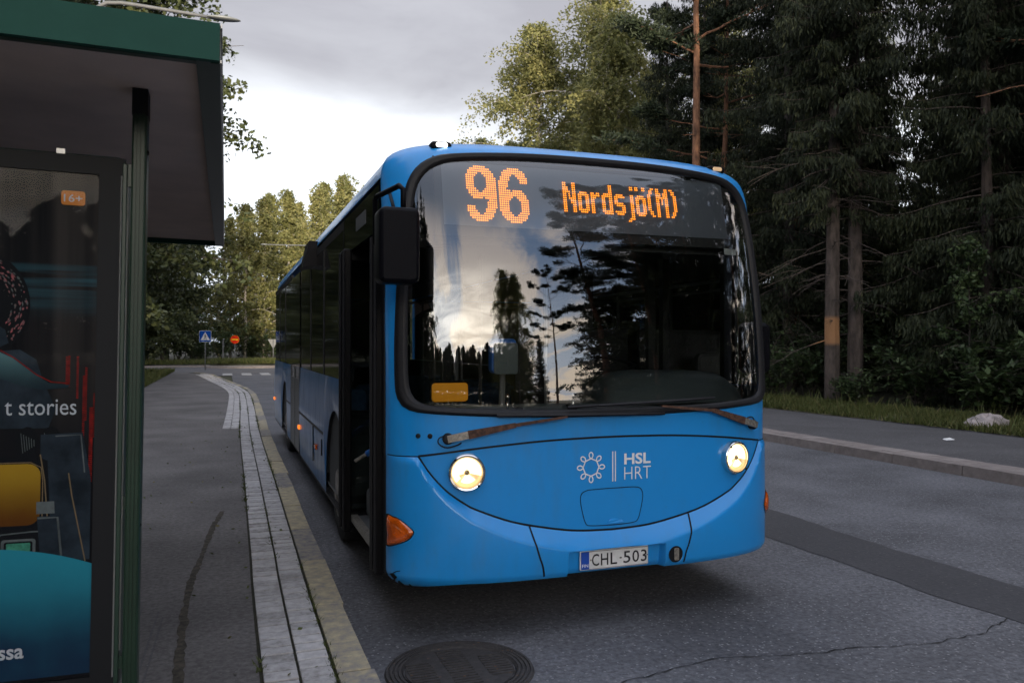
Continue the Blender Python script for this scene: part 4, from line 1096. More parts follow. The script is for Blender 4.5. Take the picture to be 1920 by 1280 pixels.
def poster_bg():
    m = bpy.data.materials.new('poster_print'); m.use_nodes = True; N = m.node_tree.nodes; L = m.node_tree.links; b = N['Principled BSDF']; b.inputs['Roughness'].default_value = .5; b.inputs['Specular IOR Level'].default_value = .05
    tc = N.new('ShaderNodeTexCoord'); mp = N.new('ShaderNodeMapping'); mp.inputs['Scale'].default_value = (9, 1, .35); L.new(tc.outputs['Object'], mp.inputs[0])
    n = N.new('ShaderNodeTexNoise'); n.inputs['Scale'].default_value = 1.2; n.inputs['Detail'].default_value = 5; L.new(mp.outputs[0], n.inputs[0])
    r = N.new('ShaderNodeValToRGB'); e = r.color_ramp.elements; e[0].position = .36; e[0].color = (.006, .0065, .009, 1); e[1].position = .70; e[1].color = (.042, .037, .036, 1); L.new(n.outputs['Fac'], r.inputs[0])
    mp2 = N.new('ShaderNodeMapping'); mp2.inputs['Scale'].default_value = (.6, 1, 14); L.new(tc.outputs['Object'], mp2.inputs[0])
    n2 = N.new('ShaderNodeTexNoise'); n2.inputs['Scale'].default_value = 1.6; n2.inputs['Detail'].default_value = 4; L.new(mp2.outputs[0], n2.inputs[0])
    r2 = N.new('ShaderNodeValToRGB'); e = r2.color_ramp.elements; e[0].position = .42; e[0].color = (0, 0, 0, 1); e[1].position = .7; e[1].color = (1, 1, 1, 1); L.new(n2.outputs['Fac'], r2.inputs[0])
    sp = N.new('ShaderNodeSeparateXYZ'); L.new(tc.outputs['Object'], sp.inputs[0])
    def rg(lo, hi):
        q = N.new('ShaderNodeMapRange'); q.interpolation_type = 'SMOOTHSTEP'; L.new(sp.outputs[2], q.inputs[0]); q.inputs[1].default_value = lo; q.inputs[2].default_value = hi; return q.outputs[0]
    su = N.new('ShaderNodeMath'); su.operation = 'SUBTRACT'; L.new(rg(1.68, 1.82), su.inputs[0]); L.new(rg(1.84, 1.87), su.inputs[1])
    mu = N.new('ShaderNodeMath'); mu.operation = 'MULTIPLY'; L.new(su.outputs[0], mu.inputs[0]); L.new(r2.outputs[0], mu.inputs[1])
    mx = N.new('ShaderNodeMix'); mx.data_type = 'RGBA'; L.new(mu.outputs[0], mx.inputs[0]); L.new(r.outputs[0], mx.inputs[6]); mx.inputs[7].default_value = (.05, .16, .21, 1)
    dk = N.new('ShaderNodeMix'); dk.data_type = 'RGBA'; L.new(rg(1.25, 1.55), dk.inputs[0]); dk.inputs[6].default_value = (.010, .010, .013, 1); L.new(mx.outputs[2], dk.inputs[7])
    L.new(dk.outputs[2], b.inputs['Base Color']); M['poster_print'] = m
    def grad(name, a, c, z0, z1):
        m = bpy.data.materials.new(name); m.use_nodes = True; N = m.node_tree.nodes; L = m.node_tree.links; b = N['Principled BSDF']; b.inputs['Roughness'].default_value = .5; b.inputs['Specular IOR Level'].default_value = .05
        tc = N.new('ShaderNodeTexCoord'); sp = N.new('ShaderNodeSeparateXYZ'); L.new(tc.outputs['Object'], sp.inputs[0])
        q = N.new('ShaderNodeMapRange'); q.interpolation_type = 'SMOOTHSTEP'; L.new(sp.outputs[2], q.inputs[0]); q.inputs[1].default_value = z0; q.inputs[2].default_value = z1
        n = N.new('ShaderNodeTexNoise'); n.inputs['Scale'].default_value = 7; n.inputs['Detail'].default_value = 5; L.new(tc.outputs['Object'], n.inputs[0])
        ad = N.new('ShaderNodeMath'); ad.operation = 'MULTIPLY_ADD'; ad.use_clamp = True; L.new(n.outputs['Fac'], ad.inputs[0]); ad.inputs[1].default_value = .35; 
        sb = N.new('ShaderNodeMath'); sb.operation = 'SUBTRACT'; L.new(q.outputs[0], sb.inputs[0]); sb.inputs[1].default_value = .17; L.new(sb.outputs[0], ad.inputs[2])
        mx = N.new('ShaderNodeMix'); mx.data_type = 'RGBA'; L.new(ad.outputs[0], mx.inputs[0]); mx.inputs[6].default_value = (*a, 1); mx.inputs[7].default_value = (*c, 1); L.new(mx.outputs[2], b.inputs['Base Color']); M[name] = m
    grad('print_cyan', (.012, .035, .075), (.025, .26, .36), .66, .98)
    grad('print_ochre', (.10, .030, .006), (.40, .235, .020), 1.06, 1.25)
    grad('print_teal', (.012, .02, .03), (.10, .21, .23), 1.48, 1.62)
poster_bg()
mat('print_dark', (.008, .009, .012), .5, spec=.055); mat('print_slate', (.022, .032, .045), .5, spec=.055, var=.5, vscale=9); mat('print_red', (.24, .012, .010), .5, spec=.055, var=.5, vscale=50)
mat('print_gold', (.19, .135, .075), .5, spec=.055); mat('print_silver', (.10, .115, .12), .5, spec=.055, var=.4, vscale=12); mat('print_green', (.05, .22, .15), .5, spec=.055, var=.5, vscale=40); mat('print_orange', (.66, .24, .055), .5, spec=.055); mat('print_text', (.55, .57, .62), .5, spec=.055); mat('print_speck', (.12, .30, .28), .5, spec=.055, var=.6, vscale=60, col2=(.45, .10, .12))
mats = ['poster_print','print_dark','print_slate','print_red','print_gold','print_silver','print_green','print_orange','print_text','print_cyan','print_ochre','print_teal','print_speck']
mi = {n: i for i, n in enumerate(mats)}
mb = MB(); layer = [0]
def pp(m, pts):
    mb.cur = mi[m]; layer[0] += 1; y = 2.7945-.0001*layer[0]
    mb.add([(x, y, z) for x, z in pts], [tuple(range(len(pts)))])
def pl(m, pts, w, closed=False):
    mb.cur = mi[m]; layer[0] += 1; y = 2.7945-.0001*layer[0]; v, f = ribbon2d(pts, w, closed); mb.add([(x, y, z) for x, z in v], f)
def rrect(x0, x1, z0, z1, r, n=6): return [(cx+r*cos(radians(a)), cz+r*sin(radians(a))) for cx, cz, a0 in ((x1-r, z1-r, 0), (x0+r, z1-r, 90), (x0+r, z0+r, 180), (x1-r, z0+r, 270)) for a in np.linspace(a0, a0+90, n)]
pp('poster_print', [(PXL, PZB), (PXR, PZB), (PXR, PZT), (PXL, PZT)])
rp = random.Random(2)
for k in range(15):     # glowing red bars
    x = -.47+.012*(k % 8)-.006*(k//8); z0 = 1.20+rp.uniform(0, .3); z1 = z0+rp.uniform(.08, .22)
    if k % 2: continue
    for z in np.arange(z0, min(z1, 1.58), .007): pp('print_red', [(x, z), (x+.006, z), (x+.006, z+.004), (x, z+.004)])
for z in np.arange(1.19, 1.42, .006): x = -.402-(1.42-z)*.10*0; pp('print_red', [(x-.006, z), (x+.004, z), (x+.004, z+.004), (x-.006, z+.004)])
# a dark rounded hood with coloured specks, no face
pp('print_dark', [(-.72+.145*cos(a), 1.735+.165*sin(a)) for a in np.linspace(0, 2*pi, 40)[:-1]])
for k in range(150):
    a = rp.uniform(-1.3, 1.35); r = rp.uniform(.095, .138); x, z = -.72+r*cos(a), 1.735+r*1.12*sin(a); t = a+pi/2; l = rp.uniform(.002, .009); w = .0022
    pp('print_speck' if k % 3 else 'print_silver', [(x-l*cos(t), z-l*sin(t)), (x+w*cos(a), z+w*sin(a)), (x+l*cos(t), z+l*sin(t)), (x-w*cos(a), z-w*sin(a))])
pp('print_slate', [(-.70,1.70),(-.64,1.66),(-.63,1.62),(-.70,1.58)])
pp('print_slate', [(-.66,1.595),(-.60,1.60),(-.555,1.57),(-.535,1.50),(-.50,1.42),(-.52,1.36),(-.80,1.36),(-.80,1.56)])
pp('print_teal', [(-.80,1.62),(-.67,1.60),(-.62,1.575),(-.56,1.525),(-.52,1.498),(-.462,1.492),(-.47,1.484),(-.54,1.478),(-.60,1.492),(-.66,1.515),(-.80,1.52)])
pl('print_red', [(-.66,1.602),(-.615,1.575),(-.556,1.525),(-.515,1.502),(-.464,1.497)], .003)
for cx in (-.575, -.512):
    pp('print_dark', [(cx+.032*cos(a), 1.31+.055*sin(a)) for a in np.linspace(0, 2*pi, 20)[:-1]])
    for k in range(6): pl('print_silver', [(cx-.018+.007*k, 1.345-.004*k), (cx-.012+.006*k, 1.285+.004*k)], .0016)
# chair and console shapes
pp('print_slate', [(-.54,1.34),(-.425,1.345),(-.400,1.20),(-.400,.95),(-.54,.95)])
pl('print_silver', [(-.50,1.335),(-.43,1.338),(-.418,1.22)], .004); pl('print_gold', [(-.462,1.22),(-.452,1.15),(-.412,.945)], .0035)
pp('print_dark', [(-.80,1.275),(-.55,1.275),(-.52,1.26),(-.505,1.0),(-.80,1.0)])
pl('print_gold', [(-.54,1.28),(-.527,1.20),(-.515,1.05),(-.488,.965)], .0035)
pp('print_ochre', rrect(-.82, -.538, 1.065, 1.252, .035)); pl('print_gold', [(-.66,1.256),(-.566,1.256),(-.537,1.24),(-.532,1.20),(-.532,1.075)], .003)
pp('print_dark', [(-.80,1.06),(-.56,1.06),(-.53,1.05),(-.53,.96),(-.80,.96)]); pl('print_silver', [(-.66,1.022),(-.64,1.04),(-.56,1.045),(-.535,1.045)], .004)
pp('print_silver', [(-.548,1.135),(-.500,1.135),(-.498,1.098),(-.548,1.098)]); pp('print_slate', [(-.546,1.09),(-.492,1.09),(-.480,.96),(-.535,.96)]); pl('print_silver', [(-.544,1.085),(-.490,1.085),(-.478,.965)], .006)
pp('print_silver', rrect(-.640, -.548, .955, 1.024, .008)); pp('print_dark', rrect(-.632, -.556, .963, 1.017, .006)); pp('print_green', rrect(-.626, -.562, .968, 1.012, .003))
# blue planet-like curve with the small print
arc = [(x, .998-.062*((x+.70)/.308)**2*1.0) for x in np.linspace(PXL+.35, PXR, 30)]
arc = [(x, z) for x, z in arc]; pp('print_cyan', [(PXL+.35, PZB+.012), (PXR, PZB+.012)]+[(x, max(z, .7)) for x, z in reversed(arc)])
def ptxt(s, x0, x1, z0, z1, m, b=0): mb.cur = mi[m]; layer[0] += 1; v, f = text2d(s, x0, x1, z0, z1, b); mb.add([(x, 2.7943-.0001*layer[0], z) for x, z in v], f)
ptxt('t stories', -.637, -.444, 1.400, 1.448, 'print_text', 0)
ptxt('ssa', -.642, -.574, .662, .694, 'print_text', .02)
pp('print_orange', rrect(-.497, -.431, 2.050, 2.094, .008)); ptxt('16+', -.490, -.439, 2.060, 2.083, 'print_text', .005)
for q in range(len(mb.v)): mb.v[q] = (mb.v[q][0], 2.7946-(2.7946-mb.v[q][1])*.12, mb.v[q][2])
mb.build('poster', mats, case)
mb = MB(); mb.add([(PXL, 2.786, PZB), (PXR, 2.786, PZB), (PXR, 2.786, PZT), (PXL, 2.786, PZT)], [(0, 1, 2, 3)]); mb.build('case_glass', 'poster_glass', case)
# back wall and bench of the shelter
mb = MB(); mb.box(-1.815, -1.80, 2.85, 6.27, .35, 2.2); mb.build('back_pane', 'tinted_glass', sh)
mb = MB(); mb.rbox(-1.75, -1.40, 3.6, 5.6, .56, .60, .015); mb.box(-1.72, -1.66, 3.9, 3.96, .12, .56); mb.box(-1.72, -1.66, 5.3, 5.36, .12, .56); mb.build('bench', 'bark_grey', sh)
sh.rotation_euler = (0, .0155, 0)
for ch in sh.children:
    if ch.name.split('.')[0] in ('post', 'side_rail', 'rail_edge'): ch.location.x -= .022
    if ch.name == 'poster_case': ch.location.x -= .012

# ------------------------------------------------------------------ lamps and signs
def street_lamp(x, y, h, arm, label, head=.5, sgn=1):
    o = thing('street_lamp', label, 'street lamp', (x, y, .1), 'street lamps over the road'); mb = MB()
    P = [(x, y, .1), (x, y, 3), (x, y, h-.45), (x+sgn*.06, y, h-.15), (x+sgn*.25, y, h+.0), (x+sgn*.6, y, h+.03), (x+sgn*arm, y, h-.02)]
    mb.tube(resample3(P, .25), [.075-.045*k for k in np.linspace(0, 1, len(resample3(P, .25)))], 10); mb.build('pole', 'galv', o, smooth=True)
    mb = MB(); hx = x+sgn*arm; rows = []
    for t in np.linspace(0, 1, 11):
        w = .11*(sin(pi*min(1, t*.9+.08)))**.5; hh = .055*(sin(pi*min(1, t*.95+.03)))**.6
        rows.append([(hx+sgn*(t*head-.05), y+w*cos(a), h-.02+hh*sin(a)*(1 if sin(a) > 0 else .7)) for a in np.linspace(0, 2*pi, 15)])
    mb.grid(rows); mb.build('lamp_head', 'lamp_head', o, smooth=True); return o
def resample3(P, step):
    P = np.array(P, float); Q = []
    for i in range(len(P)-1):
        a, b, c, d = P[max(i-1, 0)], P[i], P[i+1], P[min(i+2, len(P)-1)]
        for t in np.linspace(0, 1, 10, endpoint=False): Q.append(.5*((2*b)+(-a+c)*t+(2*a-5*b+4*c-d)*t*t+(-a+3*b-3*c+d)*t**3))
    Q.append(P[-1]); Q = np.array(Q); s = np.r_[0, np.cumsum(np.linalg.norm(np.diff(Q, axis=0), axis=1))]; n = max(4, int(s[-1]/step)); t = np.linspace(0, s[-1], n)
    return np.c_[np.interp(t, s, Q[:, 0]), np.interp(t, s, Q[:, 1]), np.interp(t, s, Q[:, 2])]
street_lamp(-2.35, 16.6, 8.02, 2.05, 'grey street lamp arm with flat head sticking out above the shelter roof', .62)
street_lamp(5.6, 52.6, 7.95, 3.1, 'thin street lamp arm beyond the bus in front of the birches', .5, -1)

def sign_post(o, x, y, z1, r=.03):
    mb = MB(); mb.tube([(x, y, 0), (x, y, z1)], r, 10); mb.build('post', 'galv', o, smooth=True)
def ring_pts(cx, cz, r, n=36): return [(cx+r*cos(a), cz+r*sin(a)) for a in np.linspace(0, 2*pi, n+1)[:-1]]
def flat(name, pts, y, t, m, par): mb = MB(); mb.prism(pts, lambda p, d: (p[0], y+d, p[1]), t); return mb.build(name, m, par)
# pedestrian crossing sign
x, y = -1.22, 54.3
o = thing('crossing_sign', 'square blue pedestrian crossing sign with white triangle on a grey post', 'road sign', (x, y, .05)); sign_post(o, x, y+.04, 2.0)
zc = 2.15; b = flat('sign_plate', rrect(x-.36, x+.36, zc-.36, zc+.36, .04), y, .02, 'sign_white', o)
flat('blue_field', rrect(x-.34, x+.34, zc-.34, zc+.34, .03), y-.004, .003, 'sign_blue', b)
flat('white_triangle', [(x-.28, zc-.24), (x+.28, zc-.24), (x, zc+.27)], y-.008, .003, 'sign_white', b)
mb = MB()
def pf(pts): mb.prism(pts, lambda p, d: (x+p[0], y-.012+d, zc+p[1]), .003)
pf(ring_pts(.0, .115, .032, 12)); pf([(-.03,.075),(.035,.075),(.03,-.04),(-.03,-.04)]); pf([(-.03,-.035),(.0,-.035),(-.06,-.2),(-.10,-.2)]); pf([(.0,-.04),(.03,-.04),(.085,-.2),(.045,-.2)]); pf([(.03,.07),(.035,.045),(.09,-.02),(.075,-.035)]); pf([(-.03,.07),(-.03,.04),(-.09,-.01),(-.095,.01)])
mb.build('walking_figure', 'letter_black', b)
# no entry sign
x, y = .62, 59.6; zc = 1.98
o = thing('no_entry_sign', 'round red no entry sign with yellow bar on the grass island', 'road sign', (x, y, .3)); sign_post(o, x, y+.04, 1.9)
b = flat('sign_plate', ring_pts(x, zc, .30), y, .02, 'sign_yellow', o); flat('red_disc', ring_pts(x, zc, .29), y-.004, .003, 'sign_red', b); flat('yellow_bar', [(x-.225, zc-.05), (x+.225, zc-.05), (x+.225, zc+.05), (x-.225, zc+.05)], y-.008, .003, 'sign_yellow', b)
# give way sign seen from behind
x, y = 3.42, 63.5; zc = 1.75
o = thing('give_way_sign', 'triangular give way sign seen from its grey back, point down', 'road sign', (x, y, .2)); sign_post(o, x, y-.05, 2.0)
flat('sign_plate', [(x-.40, zc+.28), (x+.40, zc+.28), (x+.02, zc-.40), (x-.02, zc-.40)], y, .02, 'sign_back', o)
# slim post of a keep-left marker, edge on, and its two white studs
x, y = -.17, 60.6
o = thing('marker_post', 'slim pale marker post standing left of the no entry sign', 'marker post', (x, y, .2)); mb = MB(); mb.rbox(x-.05, x+.05, y, y+.07, .1, 1.95, .015); mb.build('post_body', 'galv', o)
for dx in (.06, .36):
    mb = MB(); mb.rbox(x+dx-.07, x+dx+.07, y-.2, y-.1, .34, .46, .04); tag(mb.build('kerb_stud', 'white_paint', None, smooth=True), 'white kerb stud at the foot of the pale marker post' if dx < .1 else 'white kerb stud between the marker post and no entry sign', 'kerb stud')

# ------------------------------------------------------------------ trees
def tube_np(P, R, n=6):
    P = np.asarray(P, float); k = len(P); R = np.asarray(R, float)*np.ones(k)
    d = np.gradient(P, axis=0); d /= np.linalg.norm(d, axis=1)[:, None]+1e-9
    u = np.cross(d, np.where(abs(d[:, 2:3]) > .9, [[1., 0, 0]], [[0, 0, 1.]])); u /= np.linalg.norm(u, axis=1)[:, None]+1e-9; w = np.cross(d, u)
    a = np.arange(n+1)*2*pi/n
    ring = P[:, None]+R[:, None, None]*(np.cos(a)[None, :, None]*u[:, None]+np.sin(a)[None, :, None]*w[:, None])
    return np.stack([ring[:-1, :-1], ring[:-1, 1:], ring[1:, 1:], ring[1:, :-1]], 2).reshape(-1, 3)
def leaf_quads(c, size, r, flat_=.35, aspect=.62):
    n = len(c); a = r.normal(0, 1, (n, 3)); a[:, 2] *= flat_+.4; a /= np.linalg.norm(a, axis=1)[:, None]
    b = np.cross(a, r.normal(0, 1, (n, 3))); b /= np.linalg.norm(b, axis=1)[:, None]; s = (size*r.uniform(.6, 1.35, n))[:, None]
    return rhomb(c, a*s, b*s*aspect)
def curve(p0, d0, L, sag, n, r, wob=.04):
    t = np.linspace(0, 1, n)[:, None]; P = p0+d0*L*t; P[:, 2] -= (sag*t[:, 0]**2); return P+np.cumsum(r.normal(0, wob*L/n, (n, 3)), 0)
class Tree: pass
def birch_mesh(seed, h, R, base, nlimb, ntwig, nleaf, leaf, droop=1., bark='bark_birch', leafm='birch_leaf', lean=.02, stems=1, thick=.011, point=.5):
    r = np.random.default_rng(seed); T = []; Lf = []; Rn = []
    for s in range(stems):
        off = np.array([r.normal(0, .35), r.normal(0, .35), 0])*(stems > 1); n = 14; z = np.linspace(0, h*(1 if s == 0 else r.uniform(.75, .95)), n)
        hs = z[-1]; P = np.c_[np.cumsum(r.normal(0, lean*h/n, n)), np.cumsum(r.normal(0, lean*h/n, n)), z]+off; P[0, :2] = off[:2]
        P[:, :2] += (off[:2]*z[:, None]/hs*2.2 if stems > 1 else 0)
        T.append(tube_np(P, h*thick*(1-z/hs*.93)*(1 if stems == 1 else .75), 8))
        for i in range(nlimb):
            f = base+(1-base)*(i+r.random())/nlimb; f = min(f, .985); p0 = np.array([np.interp(f*hs, z, P[:, k]) for k in range(3)])
            t = (f-base)/(1-base); L = R*(.35+1.0*sin(pi*min(1, t*.85+.18))**.8)*r.uniform(.55, 1.2)*(1-point*t**1.6)
            az = i*2.399+r.uniform(-.5, .5); el = r.uniform(.25, .75)+.5*t
            d0 = np.array([cos(az)*cos(el), sin(az)*cos(el), sin(el)]); B = curve(p0, d0, L, L*.42*droop, 9, r)
            T.append(tube_np(B, np.linspace(h*.0034*(1-f*.5), .008, 9), 5)); br = r.uniform(-.22, .22)
            for j in range(ntwig):
                u = r.uniform(.18, 1); q = np.array([np.interp(u, np.linspace(0, 1, 9), B[:, k]) for k in range(3)])
                a2 = r.uniform(0, 2*pi); d2 = np.array([cos(a2)*.8, sin(a2)*.8, r.uniform(-.9, .35)*droop]); d2 /= np.linalg.norm(d2)
                L2 = r.uniform(.5, 1.35)*R*.30; Q = curve(q, d2, L2, L2*.55*droop, 6, r); 
                if j % 2 == 0: T.append(tube_np(Q, np.linspace(.012, .004, 6), 3))
                m = int(nleaf*r.uniform(.5, 1.4)); uu = r.uniform(.05, 1.08, m); c = np.stack([np.interp(uu, np.linspace(0, 1, 6), Q[:, k]) for k in range(3)], 1)+r.normal(0, .055*R*.55, (m, 3))
                c[:, 2] -= abs(r.normal(0, .10*droop, m)); Lf.append(leaf_quads(c, leaf, r)); Rn.append(np.clip(.48+br+r.normal(0, .2, m)+r.uniform(-.12, .12), 0, 1))
    return pack('birch', T, Lf, Rn, bark, leafm)
def pack(nm, T, Lf, Rn, bark, leafm):
    t = Tree(); t.trunk = fast_mesh('trunk', np.concatenate(T), bark); t.trunk.data.polygons.foreach_set('use_smooth', [True]*len(t.trunk.data.polygons))
    t.crown = fast_mesh('crown', np.concatenate(Lf), leafm, None, 4, np.concatenate(Rn)); t.used = False; return t
def spruce_mesh(seed, h, R, z0, dead=0, density=1., bark='bark_spruce', card=.30):
    r = np.random.default_rng(seed); T = []; Lf = []; Rn = []; n = 12; z = np.linspace(0, h, n)
    P = np.c_[np.cumsum(r.normal(0, .004*h/n*3, n)), np.cumsum(r.normal(0, .004*h/n*3, n)), z]; P[0, :2] = 0; T.append(tube_np(P, h*.0088*(1-z/h*.96), 9))
    zz = z0
    while zz < h-.3:
        t = (zz-z0)/(h-z0); RL = R*(1-t)**.75*(.72+.28*min(1, t*6))+.12; nb = r.integers(4, 7); p0 = np.array([np.interp(zz, z, P[:, k]) for k in range(3)]); a0 = r.uniform(0, 6.28); wb = r.uniform(-.12, .12)
        for b in range(nb):
            if r.random() < .12: continue
            L = RL*r.uniform(.45, 1.2); az = a0+b*2*pi/nb+r.uniform(-.35, .35); el = r.uniform(-.25, .12)+.55*t
            d = np.array([cos(az)*cos(el), sin(az)*cos(el), sin(el)]); B = curve(p0+[0, 0, r.uniform(-.15, .15)], d, L, L*.28*(1-t), 8, r, .03); B[-2:, 2] += [.03*L, .09*L]
            T.append(tube_np(B, np.linspace(.008+.010*L/R*1.5, .004, 8), 4))
            m = max(6, int(L*34*density)); u = r.uniform(.12, 1.03, m)**.8; c = np.stack([np.interp(u, np.linspace(0, 1, 8), B[:, k]) for k in range(3)], 1)
            side = np.array([-d[1], d[0], 0]); sd_ = r.normal(0, 1, m)*(.16+.14*L*(1-u*.5))*.5; c += side*sd_[:, None]; ln = card*r.uniform(.5, 1.25, m)
            c[:, 2] -= abs(sd_)*.25+ln*.35+abs(r.normal(0, .14, m))*L**.5
            dv = np.c_[r.normal(0, .28, m), r.normal(0, .28, m), -np.ones(m)*r.uniform(.7, 1.3, m)]+d*.18+side*np.sign(sd_)[:, None]*.2; dv /= np.linalg.norm(dv, axis=1)[:, None]
            w = np.cross(dv, r.normal(0, 1, (m, 3))); w /= np.linalg.norm(w, axis=1)[:, None]
            Lf.append(rhomb(c, dv*ln[:, None]*.62, w*(ln*.09+.006)[:, None])); Rn.append(np.clip(.42+wb+r.normal(0, .18, m)+.25*(u-.5), 0, 1))
        zz += r.uniform(.24, .42)*(1+.25*(h/20))
    for k in range(dead):
        zz = r.uniform(1.2, z0+1.5); p0 = np.array([np.interp(zz, z, P[:, k_]) for k_ in range(3)]); az = r.uniform(0, 6.28); L = r.uniform(.5, 2.6); d = np.array([cos(az), sin(az), r.uniform(-.35, .25)]); B = curve(p0, d, L, L*.2, 7, r, .12); T.append(tube_np(B, np.linspace(.018, .004, 7), 4))
        for q in range(3):
            i = r.integers(2, 6); a2 = az+r.uniform(-1.2, 1.2); T.append(tube_np(curve(B[i], np.array([cos(a2), sin(a2), r.uniform(-.4, .3)]), L*.4, .1, 5, r, .1), np.linspace(.008, .003, 5), 3))
    return pack('spruce', T, Lf, Rn, bark, 'spruce_needle')
def pine_mesh(seed, h, R, z0, nl, dead=8, clump=150, top_bare=False):
    r = np.random.default_rng(seed); T = []; Lf = []; Rn = []; n = 14; z = np.linspace(0, h, n)
    P = np.c_[np.cumsum(r.normal(0, .012*h/n*2, n)), np.cumsum(r.normal(0, .012*h/n*2, n)), z]; P[0, :2] = 0; T.append(tube_np(P, h*.0092*(1-z/h*.85), 9))
    def tuft(c0, rad):
        m = int(clump*r.uniform(.6, 1.3)); v = r.normal(0, 1, (m, 3)); v /= np.linalg.norm(v, axis=1)[:, None]; c = c0+v*(rad*r.random(m)[:, None]**.45)*[1.15, 1.15, .52]
        dv = v+r.normal(0, .6, (m, 3)); dv[:, 2] += .3; dv /= np.linalg.norm(dv, axis=1)[:, None]; w = np.cross(dv, r.normal(0, 1, (m, 3))); w /= np.linalg.norm(w, axis=1)[:, None]
        s = r.uniform(.06, .13, m)[:, None]; Lf.append(rhomb(c, dv*s, w*s*.24)); Rn.append(np.clip(.45+r.uniform(-.15, .15)+r.normal(0, .2, m), 0, 1))
    for i in range(nl):
        f = z0+(1-z0)*(i+r.random())/nl; p0 = np.array([np.interp(f*h, z, P[:, k]) for k in range(3)]); t = (f-z0)/(1-z0); L = R*(.5+.7*sin(pi*(t*.7+.2)))*r.uniform(.55, 1.2)*(1-.4*t)
        az = i*2.4+r.uniform(-.6, .6); el = r.uniform(-.1, .4)+.5*t; d = np.array([cos(az)*cos(el), sin(az)*cos(el), sin(el)]); B = curve(p0, d, L, -L*.10, 8, r, .16); T.append(tube_np(B, np.linspace(.045*(1-.5*t), .012, 8), 5))
        for q in range(5):
            i2 = r.integers(3, 8); a2 = az+r.uniform(-1.3, 1.3); L2 = L*r.uniform(.25, .5); Q = curve(B[i2], np.array([cos(a2), sin(a2), r.uniform(.0, .5)]), L2, 0, 5, r, .12); T.append(tube_np(Q, np.linspace(.016, .006, 5), 4)); tuft(Q[-1]+[0, 0, .05], r.uniform(.28, .55)); 
            if q % 2: tuft(Q[2], r.uniform(.22, .4))
        tuft(B[-1], r.uniform(.35, .6))
    tuft(P[-1], .5)
    for k in range(dead):
        f = r.uniform(.25, z0+.1); p0 = np.array([np.interp(f*h, z, P[:, k_]) for k_ in range(3)]); az = r.uniform(0, 6.28); L = r.uniform(.5, 2.2); T.append(tube_np(curve(p0, np.array([cos(az), sin(az), r.uniform(-.3, .3)]), L, L*.15, 7, r, .14), np.linspace(.022, .005, 7), 4))
    return pack('pine', T, Lf, Rn, 'bark_pine', 'pine_needle')
def shrub_mesh(seed, h, R, n, leaf, leafm='shrub_leaf'):
    r = np.random.default_rng(seed); T = []; Lf = []; Rn = []
    for i in range(9):
        az = i*2.4; d = np.array([cos(az)*.5, sin(az)*.5, 1]); d /= np.linalg.norm(d); B = curve(np.array([r.normal(0, .12), r.normal(0, .12), 0]), d, h*r.uniform(.65, 1.05), h*.10, 9, r, .10); T.append(tube_np(B, np.linspace(.018, .004, 9), 4)); br = r.uniform(-.2, .2)
        for j in range(9):
            k = r.integers(2, 9); a2 = r.uniform(0, 6.28); L2 = R*r.uniform(.35, .9); Q = curve(B[k], np.array([cos(a2), sin(a2), r.uniform(-.1, .5)]), L2, L2*.3, 6, r, .1); T.append(tube_np(Q, np.linspace(.007, .003, 6), 3))
            m = max(4, n//81); u = r.uniform(.15, 1.05, m); c = np.stack([np.interp(u, np.linspace(0, 1, 6), Q[:, q]) for q in range(3)], 1)+r.normal(0, .07, (m, 3)); a = r.normal(0, 1, (m, 3)); a[:, 2] = a[:, 2]*.3-.25; a /= np.linalg.norm(a, axis=1)[:, None]
            b = np.cross(a, [0, 0, 1.])+r.normal(0, .25, (m, 3)); b /= np.linalg.norm(b, axis=1)[:, None]; s = (leaf*r.uniform(.5, 1.3, m))[:, None]; Lf.append(rhomb(c, a*s, b*s*.55)); Rn.append(np.clip(.45+br+r.normal(0, .2, m), 0, 1))
    return pack('shrub', T, Lf, Rn, 'bark_grey', leafm)
def plant_tree(t, name, label, cat, x, y, z=.15, rot=0., sc=1., group=None, sz=None):
    o = thing(name, label, cat, (x, y, z), group); o.rotation_euler.z = rot; o.scale = (sc, sc, sz or sc)
    if not t.used: a, b = t.trunk, t.crown; t.used = True
    else:
        a, b = t.trunk.copy(), t.crown.copy(); COL.objects.link(a); COL.objects.link(b)
    a.parent = o; b.parent = o; return o

BIR = [birch_mesh(21, 20, 5.4, .16, 44, 12, 96, .088), birch_mesh(22, 18, 4.6, .14, 42, 12, 92, .085, 1.15), birch_mesh(23, 21, 5.0, .22, 44, 12, 62, .088, 1.1, stems=2)]
BIRF = [birch_mesh(31, 16, 3.0, .10, 46, 9, 46, .115, 1.2, point=.72), birch_mesh(32, 15, 2.7, .16, 44, 9, 40, .115, 1.3, point=.75)]
ALD = [birch_mesh(41, 25, 6.0, .10, 52, 11, 84, .13, .6, 'bark_grey', 'alder_leaf'), birch_mesh(42, 18, 5.2, .05, 46, 10, 84, .13, .6, 'bark_grey', 'alder_leaf')]
SPR = [spruce_mesh(51, 22, 3.3, 1.6, 18, 6.0, card=.165), spruce_mesh(52, 19, 2.9, .9, 10, 6.0, card=.16), spruce_mesh(53, 24, 3.4, 4.2, 40, 5.6, card=.165)]
SCAR = spruce_mesh(54, 23, 2.1, 5.2, 30, 5.6, bark='bark_scarred', card=.165)
SLIM = spruce_mesh(55, 23, 2.3, 5.6, 34, 5.6, card=.165)
PIN = [pine_mesh(61, 19, 3.0, .50, 17, 4, clump=240), pine_mesh(62, 17, 2.8, .45, 17, 5, clump=240)]
SHR = [shrub_mesh(71, 2.0, .95, 1400, .085), shrub_mesh(72, 1.4, .8, 1300, .08), shrub_mesh(73, 2.9, 1.1, 1600, .095)]
